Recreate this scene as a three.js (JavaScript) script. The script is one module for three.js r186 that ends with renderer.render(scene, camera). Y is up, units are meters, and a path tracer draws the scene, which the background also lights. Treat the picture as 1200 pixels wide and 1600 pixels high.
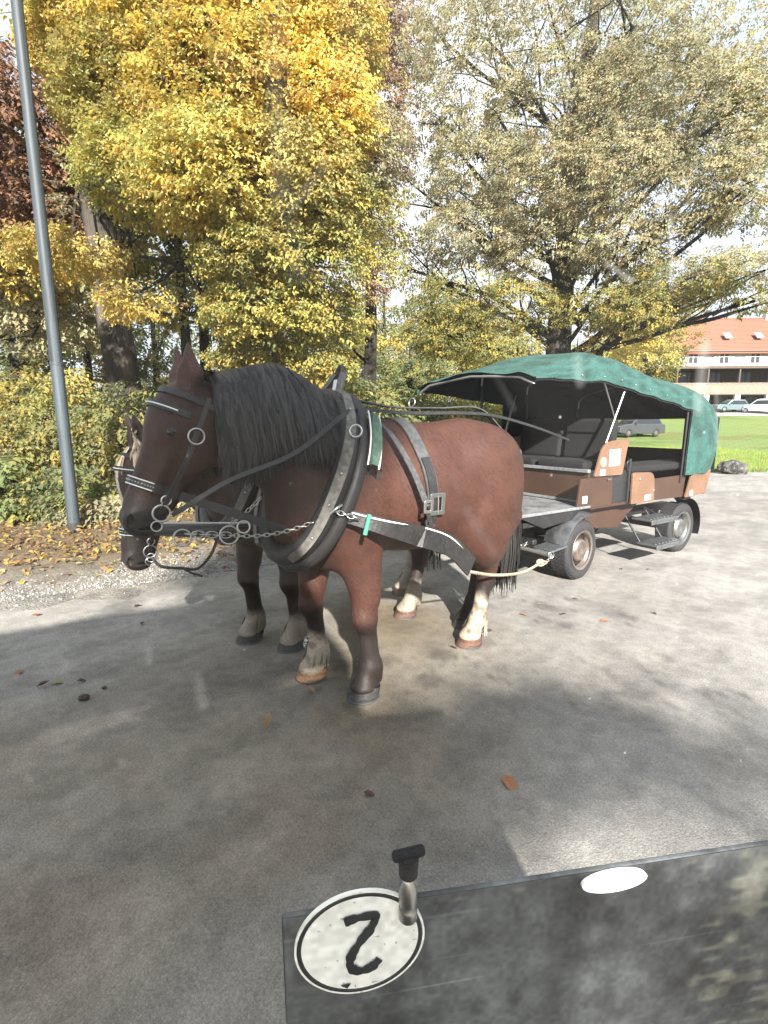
import * as THREE from 'three';
import { mergeGeometries } from 'three/addons/utils/BufferGeometryUtils.js';
import { RoundedBoxGeometry } from 'three/addons/geometries/RoundedBoxGeometry.js';

// ---------------------------------------------------------------- camera, sky, sun, exposure
const scene = new THREE.Scene();
const FPX = 780, TILT = THREE.MathUtils.degToRad(10), EYE = 1.6;
const camera = new THREE.PerspectiveCamera(2 * Math.atan(800 / FPX) * 180 / Math.PI, 0.75, 0.05, 900);
camera.position.set(0, EYE, 0);
camera.rotation.x = -TILT;
const renderer = new THREE.WebGLRenderer({ antialias: true });
renderer.setSize(768, 1024);
renderer.toneMapping = THREE.LinearToneMapping;
renderer.toneMappingExposure = 4.1;
renderer.shadowMap.enabled = true;
renderer.shadowMap.type = THREE.PCFSoftShadowMap;

function rng(seed) { let a = seed >>> 0; return () => { a = (a + 0x6D2B79F5) | 0; let t = Math.imul(a ^ (a >>> 15), 1 | a); t = (t + Math.imul(t ^ (t >>> 7), 61 | t)) ^ t; return ((t ^ (t >>> 14)) >>> 0) / 4294967296; }; }
function hash3(x, y, z) { let h = Math.imul(x, 374761393) ^ Math.imul(y, 668265263) ^ Math.imul(z, 1274126177); h = Math.imul(h ^ (h >>> 13), 1274126177); return ((h ^ (h >>> 16)) >>> 0) / 4294967296; }
function vnoise(x, y, z = 0) {
  const xi = Math.floor(x), yi = Math.floor(y), zi = Math.floor(z); let u = x - xi, v = y - yi, w = z - zi;
  u = u * u * (3 - 2 * u); v = v * v * (3 - 2 * v); w = w * w * (3 - 2 * w);
  const L = (a, b, t) => a + (b - a) * t;
  const c = (i, j, k) => hash3(xi + i, yi + j, zi + k);
  return L(L(L(c(0, 0, 0), c(1, 0, 0), u), L(c(0, 1, 0), c(1, 1, 0), u), v), L(L(c(0, 0, 1), c(1, 0, 1), u), L(c(0, 1, 1), c(1, 1, 1), u), v), w);
}
function fbm(x, y, z = 0, o = 4) { let s = 0, a = 0.5, n = 0; for (let i = 0; i < o; i++) { s += a * vnoise(x, y, z); n += a; a *= 0.5; x = x * 2.03 + 7.1; y = y * 2.03 + 3.7; z = z * 2.03 + 1.3; } return s / n; }
const clamp = (v, a = 0, b = 1) => Math.min(b, Math.max(a, v));
const sstep = (a, b, v) => { const t = clamp((v - a) / (b - a)); return t * t * (3 - 2 * t); };
const V = (x, y, z) => new THREE.Vector3(x, y, z);

{ // pale autumn sky: thin bright cloud over faint blue, the same all round
  const W = 512, Hh = 256, d = new Float32Array(W * Hh * 4);
  for (let j = 0; j < Hh; j++) for (let i = 0; i < W; i++) {
    const el = (j + 0.5) / Hh * Math.PI - Math.PI / 2, az = i / W * Math.PI * 2;
    const x = Math.cos(el) * Math.cos(az), y = Math.sin(el), z = Math.cos(el) * Math.sin(az);
    const up = clamp(y), c = sstep(0.36, 0.66, fbm(x * 2.2 + 5, y * 4.2 + 2, z * 2.2 + 9, 5));
    const k = (j * W + i) * 4, hz = Math.pow(1 - up, 3);
    const b = [0.17 + 0.13 * hz, 0.22 + 0.11 * hz, 0.29 + 0.08 * hz], w = [0.325, 0.34, 0.36];
    for (let q = 0; q < 3; q++) d[k + q] = y < -0.02 ? 0.1 : b[q] + (w[q] - b[q]) * (0.35 + 0.65 * c);
    d[k + 3] = 1;
  }
  const t = new THREE.DataTexture(d, W, Hh, THREE.RGBAFormat, THREE.FloatType);
  t.mapping = THREE.EquirectangularReflectionMapping; t.magFilter = t.minFilter = THREE.LinearFilter; t.wrapS = THREE.RepeatWrapping; t.needsUpdate = true;
  scene.background = t; scene.environment = t;
}
const SUN_AZ = THREE.MathUtils.degToRad(10), SUN_EL = THREE.MathUtils.degToRad(27.4);
const SUN = V(Math.sin(SUN_AZ) * Math.cos(SUN_EL), Math.sin(SUN_EL), Math.cos(SUN_AZ) * Math.cos(SUN_EL));
const sun = new THREE.DirectionalLight(new THREE.Color(1, 0.94, 0.88), 4.9);
sun.position.copy(SUN).multiplyScalar(60); sun.castShadow = true; sun.shadow.radius = 2.0;
sun.shadow.mapSize.set(4096, 4096);
Object.assign(sun.shadow.camera, { left: -40, right: 40, top: 40, bottom: -40, near: 1, far: 200 });
scene.add(sun, sun.target);

// ---------------------------------------------------------------- helpers
function ray(px, py) { const a = (px - 600) / FPX, b = -(py - 800) / FPX, s = Math.sin(TILT), c = Math.cos(TILT); return V(a, -s + b * c, -c - b * s); }
function at(px, py, z) { const d = ray(px, py); return d.multiplyScalar(z / d.z).add(V(0, EYE, 0)); }   // the point of that direction at depth z (negative)
function gnd(px, py, h = 0) { const d = ray(px, py); return d.multiplyScalar((EYE - h) / -d.y).add(V(0, EYE, 0)); }

const taken = {};
function numbered(n) { const k = taken[n] = (taken[n] ?? -1) + 1; return k ? n + '_' + String(k).padStart(3, '0') : n; }
function fin(o) { o.traverse(c => { if (c.isMesh) { c.castShadow = true; c.receiveShadow = true; } }); return o; }
function thing(name, label, category, pos = [0, 0, 0], turn = 0, group) {
  const o = new THREE.Group(); o.name = numbered(name); o.position.set(...pos); o.rotation.y = turn;
  o.userData = { label, category }; if (group) o.userData.group = group; scene.add(o); return o;
}
function part(name, geo, mat, parent, kind) {
  const g = Array.isArray(geo) ? merge(geo) : geo;
  const m = new THREE.Mesh(g, mat); m.name = name; m.castShadow = m.receiveShadow = true; if (kind) m.userData.kind = kind;
  parent.add(m); return m;
}
function solo(name, geo, mat, label, category, group, kind) {
  const m = part(numbered(name), geo, mat, scene); m.userData = { label, category }; if (group) m.userData.group = group; if (kind) m.userData.kind = kind; return m;
}
function structure(name, geo, mat, label) { const m = part(numbered(name), geo, mat, scene); m.userData = { kind: 'structure', label }; return m; }
function merge(list) {
  const a = list.map(g => { g = g.index ? g.toNonIndexed() : g.clone(); for (const k of Object.keys(g.attributes)) if (!['position', 'normal', 'uv'].includes(k)) g.deleteAttribute(k);
    if (!g.attributes.uv) g.setAttribute('uv', new THREE.BufferAttribute(new Float32Array(g.attributes.position.count * 2), 2));
    if (!g.attributes.normal) g.computeVertexNormals(); g.morphAttributes = {}; return g; });
  return a.length === 1 ? a[0] : mergeGeometries(a, false);
}
function boxUV(g, s = 1) { // uv in metres by dominant axis
  if (g.index) g = g.toNonIndexed(); const p = g.attributes.position, n = g.attributes.normal, uv = new Float32Array(p.count * 2);
  for (let i = 0; i < p.count; i++) { const ax = Math.abs(n.getX(i)), ay = Math.abs(n.getY(i)), az = Math.abs(n.getZ(i)); let u, v;
    if (ay >= ax && ay >= az) { u = p.getX(i); v = p.getZ(i); } else if (ax >= az) { u = p.getZ(i); v = p.getY(i); } else { u = p.getX(i); v = p.getY(i); }
    uv[2 * i] = u * s; uv[2 * i + 1] = v * s; }
  g.setAttribute('uv', new THREE.BufferAttribute(uv, 2)); return g;
}
function box(cx, cy, cz, w, h, d, r = 0.006, rx = 0, ry = 0, rz = 0) {
  const g = boxUV(r > 0 ? new RoundedBoxGeometry(w, h, d, 1, Math.min(r, w / 2.2, h / 2.2, d / 2.2)) : new THREE.BoxGeometry(w, h, d));
  if (rx) g.rotateX(rx); if (ry) g.rotateY(ry); if (rz) g.rotateZ(rz); g.translate(cx, cy, cz); return g;
}
function tube(pts, r, seg = 0, rad = 8, closed = false) {
  const c = new THREE.CatmullRomCurve3(pts.map(p => Array.isArray(p) ? V(...p) : p), closed, 'centripetal');
  return new THREE.TubeGeometry(c, seg || Math.max(4, pts.length * 4), r, rad, closed);
}
function bar(a, b, r, rad = 8) { // straight rod
  a = Array.isArray(a) ? V(...a) : a; b = Array.isArray(b) ? V(...b) : b; const d = b.clone().sub(a), L = d.length();
  const g = new THREE.CylinderGeometry(Array.isArray(r) ? r[1] : r, Array.isArray(r) ? r[0] : r, L, rad);
  g.applyQuaternion(new THREE.Quaternion().setFromUnitVectors(V(0, 1, 0), d.normalize())); g.translate((a.x + b.x) / 2, (a.y + b.y) / 2, (a.z + b.z) / 2); return g;
}
function ribbon(pts, nrm, width, thick) { // flat strap through pts with outward normals; width may be a function of t
  const n = pts.length, pos = [], idx = [], uv = [];
  let len = 0;
  for (let i = 0; i < n; i++) {
    const t = pts[Math.min(n - 1, i + 1)].clone().sub(pts[Math.max(0, i - 1)]).normalize(), N = nrm[i].clone().sub(t.clone().multiplyScalar(nrm[i].dot(t))).normalize(), B = t.clone().cross(N);
    const w = (typeof width === 'function' ? width(i / (n - 1)) : width) / 2;
    if (i) len += pts[i].distanceTo(pts[i - 1]);
    for (const [b, h] of [[-1, 0], [-1, 1], [1, 1], [1, 0]]) { const q = pts[i].clone().addScaledVector(B, b * w).addScaledVector(N, h * thick); pos.push(q.x, q.y, q.z); uv.push(len, b * w); }
    if (i) for (let k = 0; k < 4; k++) { const a = (i - 1) * 4 + k, b2 = (i - 1) * 4 + (k + 1) % 4; idx.push(a, b2, a + 4, b2, b2 + 4, a + 4); }
  }
  const e = (n - 1) * 4; idx.push(0, 2, 1, 0, 3, 2, e, e + 1, e + 2, e, e + 2, e + 3);
  const g = new THREE.BufferGeometry(); g.setAttribute('position', new THREE.Float32BufferAttribute(pos, 3)); g.setAttribute('uv', new THREE.Float32BufferAttribute(uv, 2)); g.setIndex(idx);
  const f = g.toNonIndexed(); f.computeVertexNormals(); return f;
}
function grid(nu, nv, fn, flip) { // fn(u,v) -> [x,y,z], uv from metres of param when given as 4th/5th
  const pos = [], uv = [], idx = [];
  for (let j = 0; j <= nv; j++) for (let i = 0; i <= nu; i++) { const p = fn(i / nu, j / nv); pos.push(p[0], p[1], p[2]); uv.push(p[3] ?? i / nu, p[4] ?? j / nv); }
  for (let j = 0; j < nv; j++) for (let i = 0; i < nu; i++) { const a = j * (nu + 1) + i, b = a + 1, c = a + nu + 1, d = c + 1; flip ? idx.push(a, c, b, b, c, d) : idx.push(a, b, c, b, d, c); }
  const g = new THREE.BufferGeometry(); g.setAttribute('position', new THREE.Float32BufferAttribute(pos, 3)); g.setAttribute('uv', new THREE.Float32BufferAttribute(uv, 2)); g.setIndex(idx); g.computeVertexNormals(); return g;
}
function tex(size, fn, srgb = true, rx = 1, ry = rx) {
  const d = new Uint8Array(size * size * 4);
  for (let j = 0; j < size; j++) for (let i = 0; i < size; i++) { const c = fn(i / size, j / size), k = (j * size + i) * 4; d[k] = 255 * clamp(c[0]); d[k + 1] = 255 * clamp(c[1]); d[k + 2] = 255 * clamp(c[2]); d[k + 3] = 255; }
  const t = new THREE.DataTexture(d, size, size); t.wrapS = t.wrapT = THREE.RepeatWrapping; t.magFilter = THREE.LinearFilter; t.minFilter = THREE.LinearMipmapLinearFilter; t.generateMipmaps = true;
  if (srgb) t.colorSpace = THREE.SRGBColorSpace; t.repeat.set(rx, ry); t.needsUpdate = true; return t;
}
// tileable noise on the unit square
function tn(u, v, f, s = 0) { const a = u * Math.PI * 2, b = v * Math.PI * 2, r = f / (Math.PI * 2); return fbm(Math.cos(a) * r + 31 + s, Math.sin(a) * r + Math.cos(b) * r * 1.01 + 17, Math.sin(b) * r + 5 + s, 3); }
function gt(u, v, n, s) { const x = u * n, y = v * n, xi = Math.floor(x), yi = Math.floor(y); let fx = x - xi, fy = y - yi; fx = fx * fx * (3 - 2 * fx); fy = fy * fy * (3 - 2 * fy); const m = (a, b) => hash3(((a % n) + n) % n, ((b % n) + n) % n, s); return (m(xi, yi) * (1 - fx) + m(xi + 1, yi) * fx) * (1 - fy) + (m(xi, yi + 1) * (1 - fx) + m(xi + 1, yi + 1) * fx) * fy; }
function gt2(u, v, nx, ny, s) { const x = u * nx, y = v * ny, xi = Math.floor(x), yi = Math.floor(y); let fx = x - xi, fy = y - yi; fx = fx * fx * (3 - 2 * fx); fy = fy * fy * (3 - 2 * fy); const m = (a, b) => hash3(((a % nx) + nx) % nx, ((b % ny) + ny) % ny, s); return (m(xi, yi) * (1 - fx) + m(xi + 1, yi) * fx) * (1 - fy) + (m(xi, yi + 1) * (1 - fx) + m(xi + 1, yi + 1) * fx) * fy; }
const M = (o) => new THREE.MeshStandardMaterial(o), P = (o) => new THREE.MeshPhysicalMaterial(o);
const lin = (r, g, b) => new THREE.Color().setRGB(r, g, b);

const grainMap = tex(256, (u, v) => { const g = 0.86 + 0.28 * (gt(u, v, 64, 3) - 0.5) + 0.3 * (gt(u, v, 8, 4) - 0.5); return [g, g, g]; });
const fineBump = tex(256, (u, v) => { const g = 0.5 * gt(u, v, 128, 8) + 0.3 * gt(u, v, 48, 9) + 0.2 * gt(u, v, 16, 10); return [g, g, g]; }, false);
const woodMap = tex(512, (u, v) => { const w = gt(u, v, 6, 1) * 0.7 + 0.3 * gt(u, v, 20, 5); const l = 0.5 + 0.5 * Math.sin((v * 44 + w * 0.9 + 0.5 * gt(u * 1, v, 90, 2)) * Math.PI * 2); const g = 0.86 + 0.07 * l + 0.12 * (gt(u, v * 1, 128, 12) - 0.5) + 0.16 * (w - 0.5); return [g, g * 0.97, g * 0.94]; });
function scuffed(base, amp, rough, extra = {}) { return M({ color: base, map: grainMap, roughness: rough, bumpMap: fineBump, bumpScale: amp, ...extra }); }
const MT = {
  leather: scuffed(lin(0.022, 0.021, 0.021), 0.0012, 0.5), leatherGrey: scuffed(lin(0.07, 0.07, 0.072), 0.001, 0.55),
  steel: M({ color: lin(0.42, 0.42, 0.4), metalness: 1, roughness: 0.36 }), dullSteel: M({ color: lin(0.36, 0.36, 0.35), metalness: 0.9, roughness: 0.5 }),
  white: M({ color: lin(0.72, 0.72, 0.7), roughness: 0.55 }), blackPaint: scuffed(lin(0.022, 0.023, 0.024), 0.0008, 0.42), rubber: scuffed(lin(0.028, 0.028, 0.03), 0.002, 0.82),
  wood: M({ color: lin(0.062, 0.033, 0.021), map: woodMap, roughness: 0.55, bumpMap: fineBump, bumpScale: 0.0006 }), woodLight: M({ color: lin(0.19, 0.115, 0.075), map: woodMap, roughness: 0.5, bumpMap: fineBump, bumpScale: 0.0006 }),
  rope: M({ color: lin(0.42, 0.35, 0.24), roughness: 0.95, map: grainMap }), hame: scuffed(lin(0.17, 0.16, 0.14), 0.003, 0.6, { metalness: 0.15 }), vinyl: scuffed(lin(0.006, 0.006, 0.006), 0.001, 0.85),
  green: scuffed(lin(0.075, 0.135, 0.095), 0.001, 0.6), deck: scuffed(lin(0.26, 0.27, 0.275), 0.001, 0.55, { metalness: 0.3 }),
};

// ---------------------------------------------------------------- ground, road, lawn
function hill(x, z) { const d = -z; let h = d > 17 ? 4 * Math.pow(Math.min(1, (d - 17) / 53), 2.3) : 0; if (d > 70) h += (d - 70) * 0.015; h *= sstep(-6, 10, x + d * 0.12); return h; }
const EDGE = [[-30, 7.4], [-16, 1.1], [-8, -2.46], [-3.58, -4.44], [-2.28, -5.02], [-1.2, -5.7], [0, -6.9], [2, -9.6], [4, -12.6], [6.5, -15.2], [9, -16.4], [11, -16.75], [16, -16.9], [26, -17], [45, -17]];
function edgeZ(x) { for (let i = 1; i < EDGE.length; i++) if (x <= EDGE[i][0]) { const [a, b] = EDGE[i - 1], [c, d] = EDGE[i]; return b + (d - b) * (x - a) / (c - a); } return -17; }
function woods(x, z) { return x < 3.6 + Math.max(0, (-z - 14)) * 0.28; } // litter under trees on that side, lawn beyond

{
  const g = grid(150, 150, (u, v) => { const a = (u - 0.5) * 2, b = v; const x = Math.sign(a) * Math.pow(Math.abs(a), 1.9) * 260, z = 40 - Math.pow(b, 1.7) * 520; const e = -(z - edgeZ(x)), w = woods(x, z) ? 1 : 0.25;
    return [x, hill(x, z) + (e > 0.2 ? w * sstep(0.2, 3, e) * (0.28 * fbm(x * 0.4, z * 0.4, 2) - 0.05) : 0), z, x, z]; });
  const p = g.attributes.position, c = new Float32Array(p.count * 3);
  for (let i = 0; i < p.count; i++) { const x = p.getX(i), z = p.getZ(i), n = fbm(x * 0.5, z * 0.5, 4); const k = woods(x, z) ? [0.10 + 0.05 * n, 0.075 + 0.03 * n, 0.04] : [0.13 + 0.06 * n, 0.2 + 0.05 * n, 0.05]; const eg = sstep(1.5, 0.5, edgeZ(x) - z + 0.5 * (n - 0.5)); c.set(k.map((v, q) => v + ([0.27, 0.26, 0.24][q] * (0.8 + 0.4 * n) - v) * eg), i * 3); }
  g.setAttribute('color', new THREE.BufferAttribute(c, 3));
  structure('ground', g, M({ vertexColors: true, roughness: 1, map: grainMap, bumpMap: fineBump, bumpScale: 0.02 }), 'brown woodland soil beyond the road');
}
const asphaltMap = tex(1024, (u, v) => { const a = gt(u, v, 512, 21), b = gt(u, v, 200, 22), c = gt(u, v, 24, 23), e = gt(u, v, 7, 24); let g = 0.74 + 0.17 * (a - 0.5) + 0.13 * (b - 0.5) + 0.10 * (c - 0.5) + 0.12 * (e - 0.5); if (a > 0.95) g += 0.1; return [g * 1.005, g * 0.995, g * 0.975]; });
const asphaltBump = tex(1024, (u, v) => { const g = 0.55 * gt(u, v, 340, 31) + 0.3 * gt(u, v, 150, 32) + 0.15 * gt(u, v, 40, 33); return [g, g, g]; }, false);
{
  asphaltMap.repeat.set(0.8, 0.8); asphaltBump.repeat.set(0.8, 0.8);
  const NX = 400, NZ = 240;
  const xs = i => { const a = (i / NX - 0.42) / 0.58; return Math.sign(a) * (Math.abs(a) * 7 + Math.pow(Math.abs(a), 3.2) * (a > 0 ? 38 : 45)) + 0.5; };
  const g = grid(NX, NZ, (u, v) => { const x = xs(u * NX), e = edgeZ(x) - 0.12 + 0.28 * (fbm(x * 1.7, 3.3) - 0.5) + 0.16 * (fbm(x * 9, 7.3) - 0.5); const z0 = 14; const z = z0 + (e - z0) * (0.78 * v + 0.22 * (1 - Math.pow(1 - v, 3))); return [x, 0.006 + (v > 0.999 ? -0.012 : 0), z, x, z]; });
  const p = g.attributes.position, c = new Float32Array(p.count * 3);
  const blots = []; const r = rng(77);
  for (let i = 0; i < 90; i++) { const q = i < 60 ? [0.55 + (r() - 0.5) * 2.6 + r() * 0.8, -3.05 + (r() - 0.5) * 0.9] : [1.4 + (r() - 0.5) * 1.4, -4.15 + (r() - 0.5) * 0.7]; blots.push([...q, 0.02 + 0.075 * r() * r() + (r() < 0.1 ? 0.06 : 0), 0.5 + 0.8 * r(), 0.3 + 0.5 * r()]); }
  for (let i = 0; i < p.count; i++) {
    const x = p.getX(i), z = p.getZ(i);
    let k = 0.88 + 0.42 * (fbm(x * 0.55, z * 0.55, 1) - 0.5) + 0.32 * (fbm(x * 2.3, z * 2.3, 5) - 0.5) + 0.15 * (fbm(x * 9, z * 9, 8, 2) - 0.5);
    let b = sstep(0.44, 0.72, fbm(x * 0.9 + 3, z * 0.9 + 8, 11)); b = (0.4 + 0.6 * b) * (1.25 * Math.exp(-((x + 0.75) ** 2) / 1.0 - ((z + 2.3) ** 2) / 1.0) + 0.8 * Math.exp(-((x - 0.1) ** 2) / 0.5 - ((z + 3.9) ** 2) / 0.4)) + 0.12 * b; k *= 1 - 0.30 * Math.min(1, b); // trodden-in brown dung dust where the team stands
    for (const [bx, bz, br, el, am] of blots) { const d = Math.hypot((x - bx) * el, z - bz) / br; if (d < 1.4) k *= 1 - am * 0.55 * (1 - sstep(0.55, 1.15, d + 0.5 * (vnoise(x * 30, z * 30) - 0.5))); }
    const s = 0.45 * k; c.set([s * (1 - 0.03 * b), s * (0.985 - 0.2 * b), s * (0.95 - 0.42 * b)], i * 3);
  }
  g.setAttribute('color', new THREE.BufferAttribute(c, 3));
  structure('road', g, M({ vertexColors: true, map: asphaltMap, roughness: 0.93, bumpMap: asphaltBump, bumpScale: 0.0028 }), 'worn dusty grey asphalt yard and road');
}
{ // lawn climbing to the house
  const g = grid(90, 90, (u, v) => { const z = -17.02 - v * v * 75, xl = 3.9 + (-z - 14) * 0.28, x = xl + u * u * (90) + u * 6; return [x, hill(x, z) + 0.012 + 0.02 * fbm(x * 2, z * 2) - (v < 0.001 || u < 0.001 ? 0.05 : 0), z, x, z]; });
  const p = g.attributes.position, c = new Float32Array(p.count * 3);
  for (let i = 0; i < p.count; i++) { const x = p.getX(i), z = p.getZ(i), n = fbm(x * 0.35, z * 0.6, 4), w = sstep(0.45, 0.7, fbm(x * 0.3 + 4, z * 0.5, 9)), e = sstep(-23, -18, z) * (0.4 + 0.6 * fbm(x, z, 3)); const dry = clamp(0.55 * w + e * 0.8); c.set([0.10 + 0.04 * n + 0.11 * dry, 0.175 + 0.04 * n - 0.03 * dry, 0.028 + 0.02 * dry], i * 3); }
  g.setAttribute('color', new THREE.BufferAttribute(c, 3));
  structure('lawn', g, M({ vertexColors: true, roughness: 1, map: grainMap, bumpMap: fineBump, bumpScale: 0.03 }), 'green lawn rising towards the house');
  const t = part(numbered('driveway'), grid(10, 30, (u, v) => { const z = -60 - v * 9, x = 22 + u * 60; return [x, hill(x, z) + 0.05, z, x, z]; }), M({ color: lin(0.3, 0.29, 0.27), map: grainMap, roughness: 0.95 }), scene); t.userData = { kind: 'structure', label: 'pale driveway in front of the house' };
}
// ---------------------------------------------------------------- leaves
function leafShape(L, W, fold = 0.18, curl = 0.12) { // a pointed oval with a folded midrib, 6 triangles
  const pts = [[0, 0, 0], [0.3 * L, 0, -W * 0.42], [0.3 * L, 0, W * 0.42], [0.66 * L, 0, -W * 0.36], [0.66 * L, 0, W * 0.36], [L, 0, 0], [0.5 * L, 0, 0]].map(([x, , z]) => [x, Math.abs(z) * fold * 2 - curl * x * x / L, z]);
  const f = [[0, 6, 1], [0, 2, 6], [1, 6, 3], [2, 4, 6], [3, 6, 5], [4, 5, 6]];
  const pos = []; for (const t of f) for (const k of t) pos.push(...pts[k]);
  const g = new THREE.BufferGeometry(); g.setAttribute('position', new THREE.Float32BufferAttribute(pos, 3)); g.computeVertexNormals(); return g;
}
function spray(n, len, L, W, seed, flat = 0.35) {
  const r = rng(seed), list = [];
  for (let i = 0; i < n; i++) {
    const g = i % 2 ? leafShape(L, W) : new THREE.BufferGeometry().copy(leafShape(L, W, 0.3, 0.25)); const s = 0.65 + 0.6 * r(), t = (i + 0.4 * r()) / n;
    g.scale(s, s, s); g.rotateX((r() - 0.5) * 2.4 * flat + (r() < 0.3 ? (r() - 0.5) * 2 : 0)); g.rotateZ(-0.25 - 0.7 * r() * flat * 2 + 0.3 * r()); g.rotateY((i % 2 ? 1 : -1) * (0.5 + 0.8 * r()));
    g.translate(len * t, (r() - 0.5) * len * 0.3, (r() - 0.5) * len * 0.5); list.push(g);
  }
  const st = new THREE.CylinderGeometry(L * 0.012, L * 0.03, len, 3, 1, true); st.rotateZ(-Math.PI / 2); st.translate(len / 2, 0, 0);
  list.push(st.toNonIndexed()); return merge(list);
}
const leafMat = P({ color: 0xffffff, roughness: 1, transmission: 0.54, thickness: 0, side: THREE.DoubleSide, specularIntensity: 0.6 });
const bark = M({ color: lin(0.10, 0.09, 0.078), roughness: 0.95, map: tex(256, (u, v) => { const g = 0.6 + 0.5 * (gt(u, v * 0.3, 24, 41) - 0.3) + 0.25 * (gt(u, v, 9, 42) - 0.5); return [g, g * 0.98, g * 0.93]; }), bumpMap: fineBump, bumpScale: 0.03 });
const barkDark = bark.clone(); barkDark.color = lin(0.05, 0.044, 0.038);
const sprayFine = spray(12, 0.34, 0.085, 0.055, 5), sprayWide = spray(16, 0.6, 0.13, 0.085, 9), sprayFar = spray(14, 1.0, 0.26, 0.19, 13), sprayThin = spray(7, 0.5, 0.085, 0.05, 19);
const dummy = new THREE.Object3D();
function pick(pal, r) { let t = r(); for (const [w, c] of pal) { if ((t -= w) <= 0) return c; } return pal[pal.length - 1][1]; }
function foliage(name, lobes, total, geo, scale, pal, seed, parent, hollow = 0.35) {
  const r = rng(seed), vol = lobes.map(l => Math.pow(l.r * (l.ry ?? l.r) * (l.rz ?? l.r), 0.72) * (l.w ?? 1)), sum = vol.reduce((a, b) => a + b, 0), mats = [], cols = [];
  lobes.forEach((l, li) => {
    const n = Math.round(total * vol[li] / sum), tone = 0.8 + 0.4 * r(), lp = l.pal ?? pal;
    for (let i = 0; i < n; i++) {
      let d = V(r() * 2 - 1, r() * 2 - 1, r() * 2 - 1); while (d.lengthSq() > 1 || d.lengthSq() < 0.01) d = V(r() * 2 - 1, r() * 2 - 1, r() * 2 - 1);
      const L = d.length(), rr = hollow + (1 - hollow) * L; d.multiplyScalar(rr / L);
      const q = l.c.clone().add(V(d.x * l.r, d.y * (l.ry ?? l.r), d.z * (l.rz ?? l.r)));
      if (fbm(q.x * 1.3 + seed, q.y * 1.7, q.z * 1.3, 2) < (l.gap ?? 0.40)) { if (r() < 0.85) continue; }
      dummy.position.copy(q); dummy.rotation.set((r() - 0.5) * 0.9, Math.atan2(-d.z, d.x) + (r() - 0.5) * 1.6, -0.15 + (r() - 0.5) * 0.9); dummy.scale.setScalar(scale * (0.7 + 0.6 * r())); dummy.updateMatrix();
      mats.push(dummy.matrix.clone()); const c = pick(lp, r), k = tone * (0.75 + 0.5 * r()); cols.push(lin(c[0] * k, c[1] * k, c[2] * k));
    }
  });
  const m = new THREE.InstancedMesh(geo, leafMat, mats.length); mats.forEach((q, i) => { m.setMatrixAt(i, q); m.setColorAt(i, cols[i]); });
  m.name = name; m.castShadow = m.receiveShadow = true; m.userData.kind = 'stuff'; parent.add(m); return m;
}
function limb(a, b, ra, rb, r, bend = 0.12, seg = 7, rad = 7) { // tapered wavering limb
  const d = b.clone().sub(a), L = d.length(), pts = []; const o1 = V(r() - 0.5, r() - 0.5, r() - 0.5).multiplyScalar(L * bend * 2);
  for (let i = 0; i <= 4; i++) { const t = i / 4; pts.push(a.clone().addScaledVector(d, t).addScaledVector(o1, Math.sin(t * Math.PI)).add(V(r() - 0.5, r() - 0.5, r() - 0.5).multiplyScalar(i && i < 4 ? L * bend * 0.35 : 0))); }
  const c = new THREE.CatmullRomCurve3(pts), g = new THREE.TubeGeometry(c, seg, 1, rad, false), p = g.attributes.position, P2 = c.getPoints(seg);
  const fr = [...Array(seg + 1).keys()].map(i => c.getPointAt(i / seg));
  for (let i = 0; i <= seg; i++) for (let j = 0; j <= rad; j++) { const k = i * (rad + 1) + j, w = ra + (rb - ra) * i / seg; p.setXYZ(k, fr[i].x + (p.getX(k) - fr[i].x) * w, fr[i].y + (p.getY(k) - fr[i].y) * w, fr[i].z + (p.getZ(k) - fr[i].z) * w); }
  g.computeVertexNormals(); return g;
}
function tree(name, label, base, h, tr, lobes, o) {
  const r = rng(o.seed), gy = hill(base[0], base[1]), t = thing(name, label, o.category ?? 'tree', [base[0], gy, base[1]], 0, o.group), B = V(base[0], gy, base[1]);
  const wood = [], top = B.clone().add(V((o.lean ?? [0, 0])[0], h, (o.lean ?? [0, 0])[1]));
  const flare = limb(V(0, -0.2, 0), V(0, h * 0.12, 0), tr * 1.5, tr, r, 0.01, 5, 10); wood.push(flare);
  wood.push(limb(V(0, h * 0.1, 0), top.clone().sub(B), tr * 1.02, tr * 0.28, r, 0.02, 14, 10));
  for (const l of lobes) {
    const c = l.c.clone().sub(B), a = Math.min(h * 0.92, Math.max(h * ((o.low ?? 0.22) + (o.spread ?? 0.08) * r()), c.y - (0.35 + 0.3 * r()) * Math.hypot(c.x, c.z) - 0.2 * l.r)), f = a / h;
    const s = V((o.lean ?? [0, 0])[0] * f, a, (o.lean ?? [0, 0])[1] * f), br = Math.max(0.02, tr * (o.limb ?? 0.26) * (1 - 0.5 * f));
    wood.push(limb(s, c, br, br * 0.4, r, 0.08, 8, 6));
    const n = o.twigs ?? 6; for (let i = 0; i < n; i++) { const e = c.clone().add(V((r() - 0.5) * 1.9 * l.r, (r() - 0.35) * 1.7 * (l.ry ?? l.r), (r() - 0.5) * 1.9 * (l.rz ?? l.r))), m = s.clone().lerp(c, 0.45 + 0.55 * r()); wood.push(limb(m, e, br * 0.42, br * 0.1, r, 0.1, 6, 4)); }
  }
  part('trunk', wood, o.bark ?? bark, t);
  const local = lobes.map(l => ({ ...l, c: l.c.clone().sub(B) }));
  foliage('crown', local, o.n, o.geo ?? sprayFine, o.scale ?? 1, o.pal, o.seed + 1, t, o.hollow ?? 0.3);
  return t;
}
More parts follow.
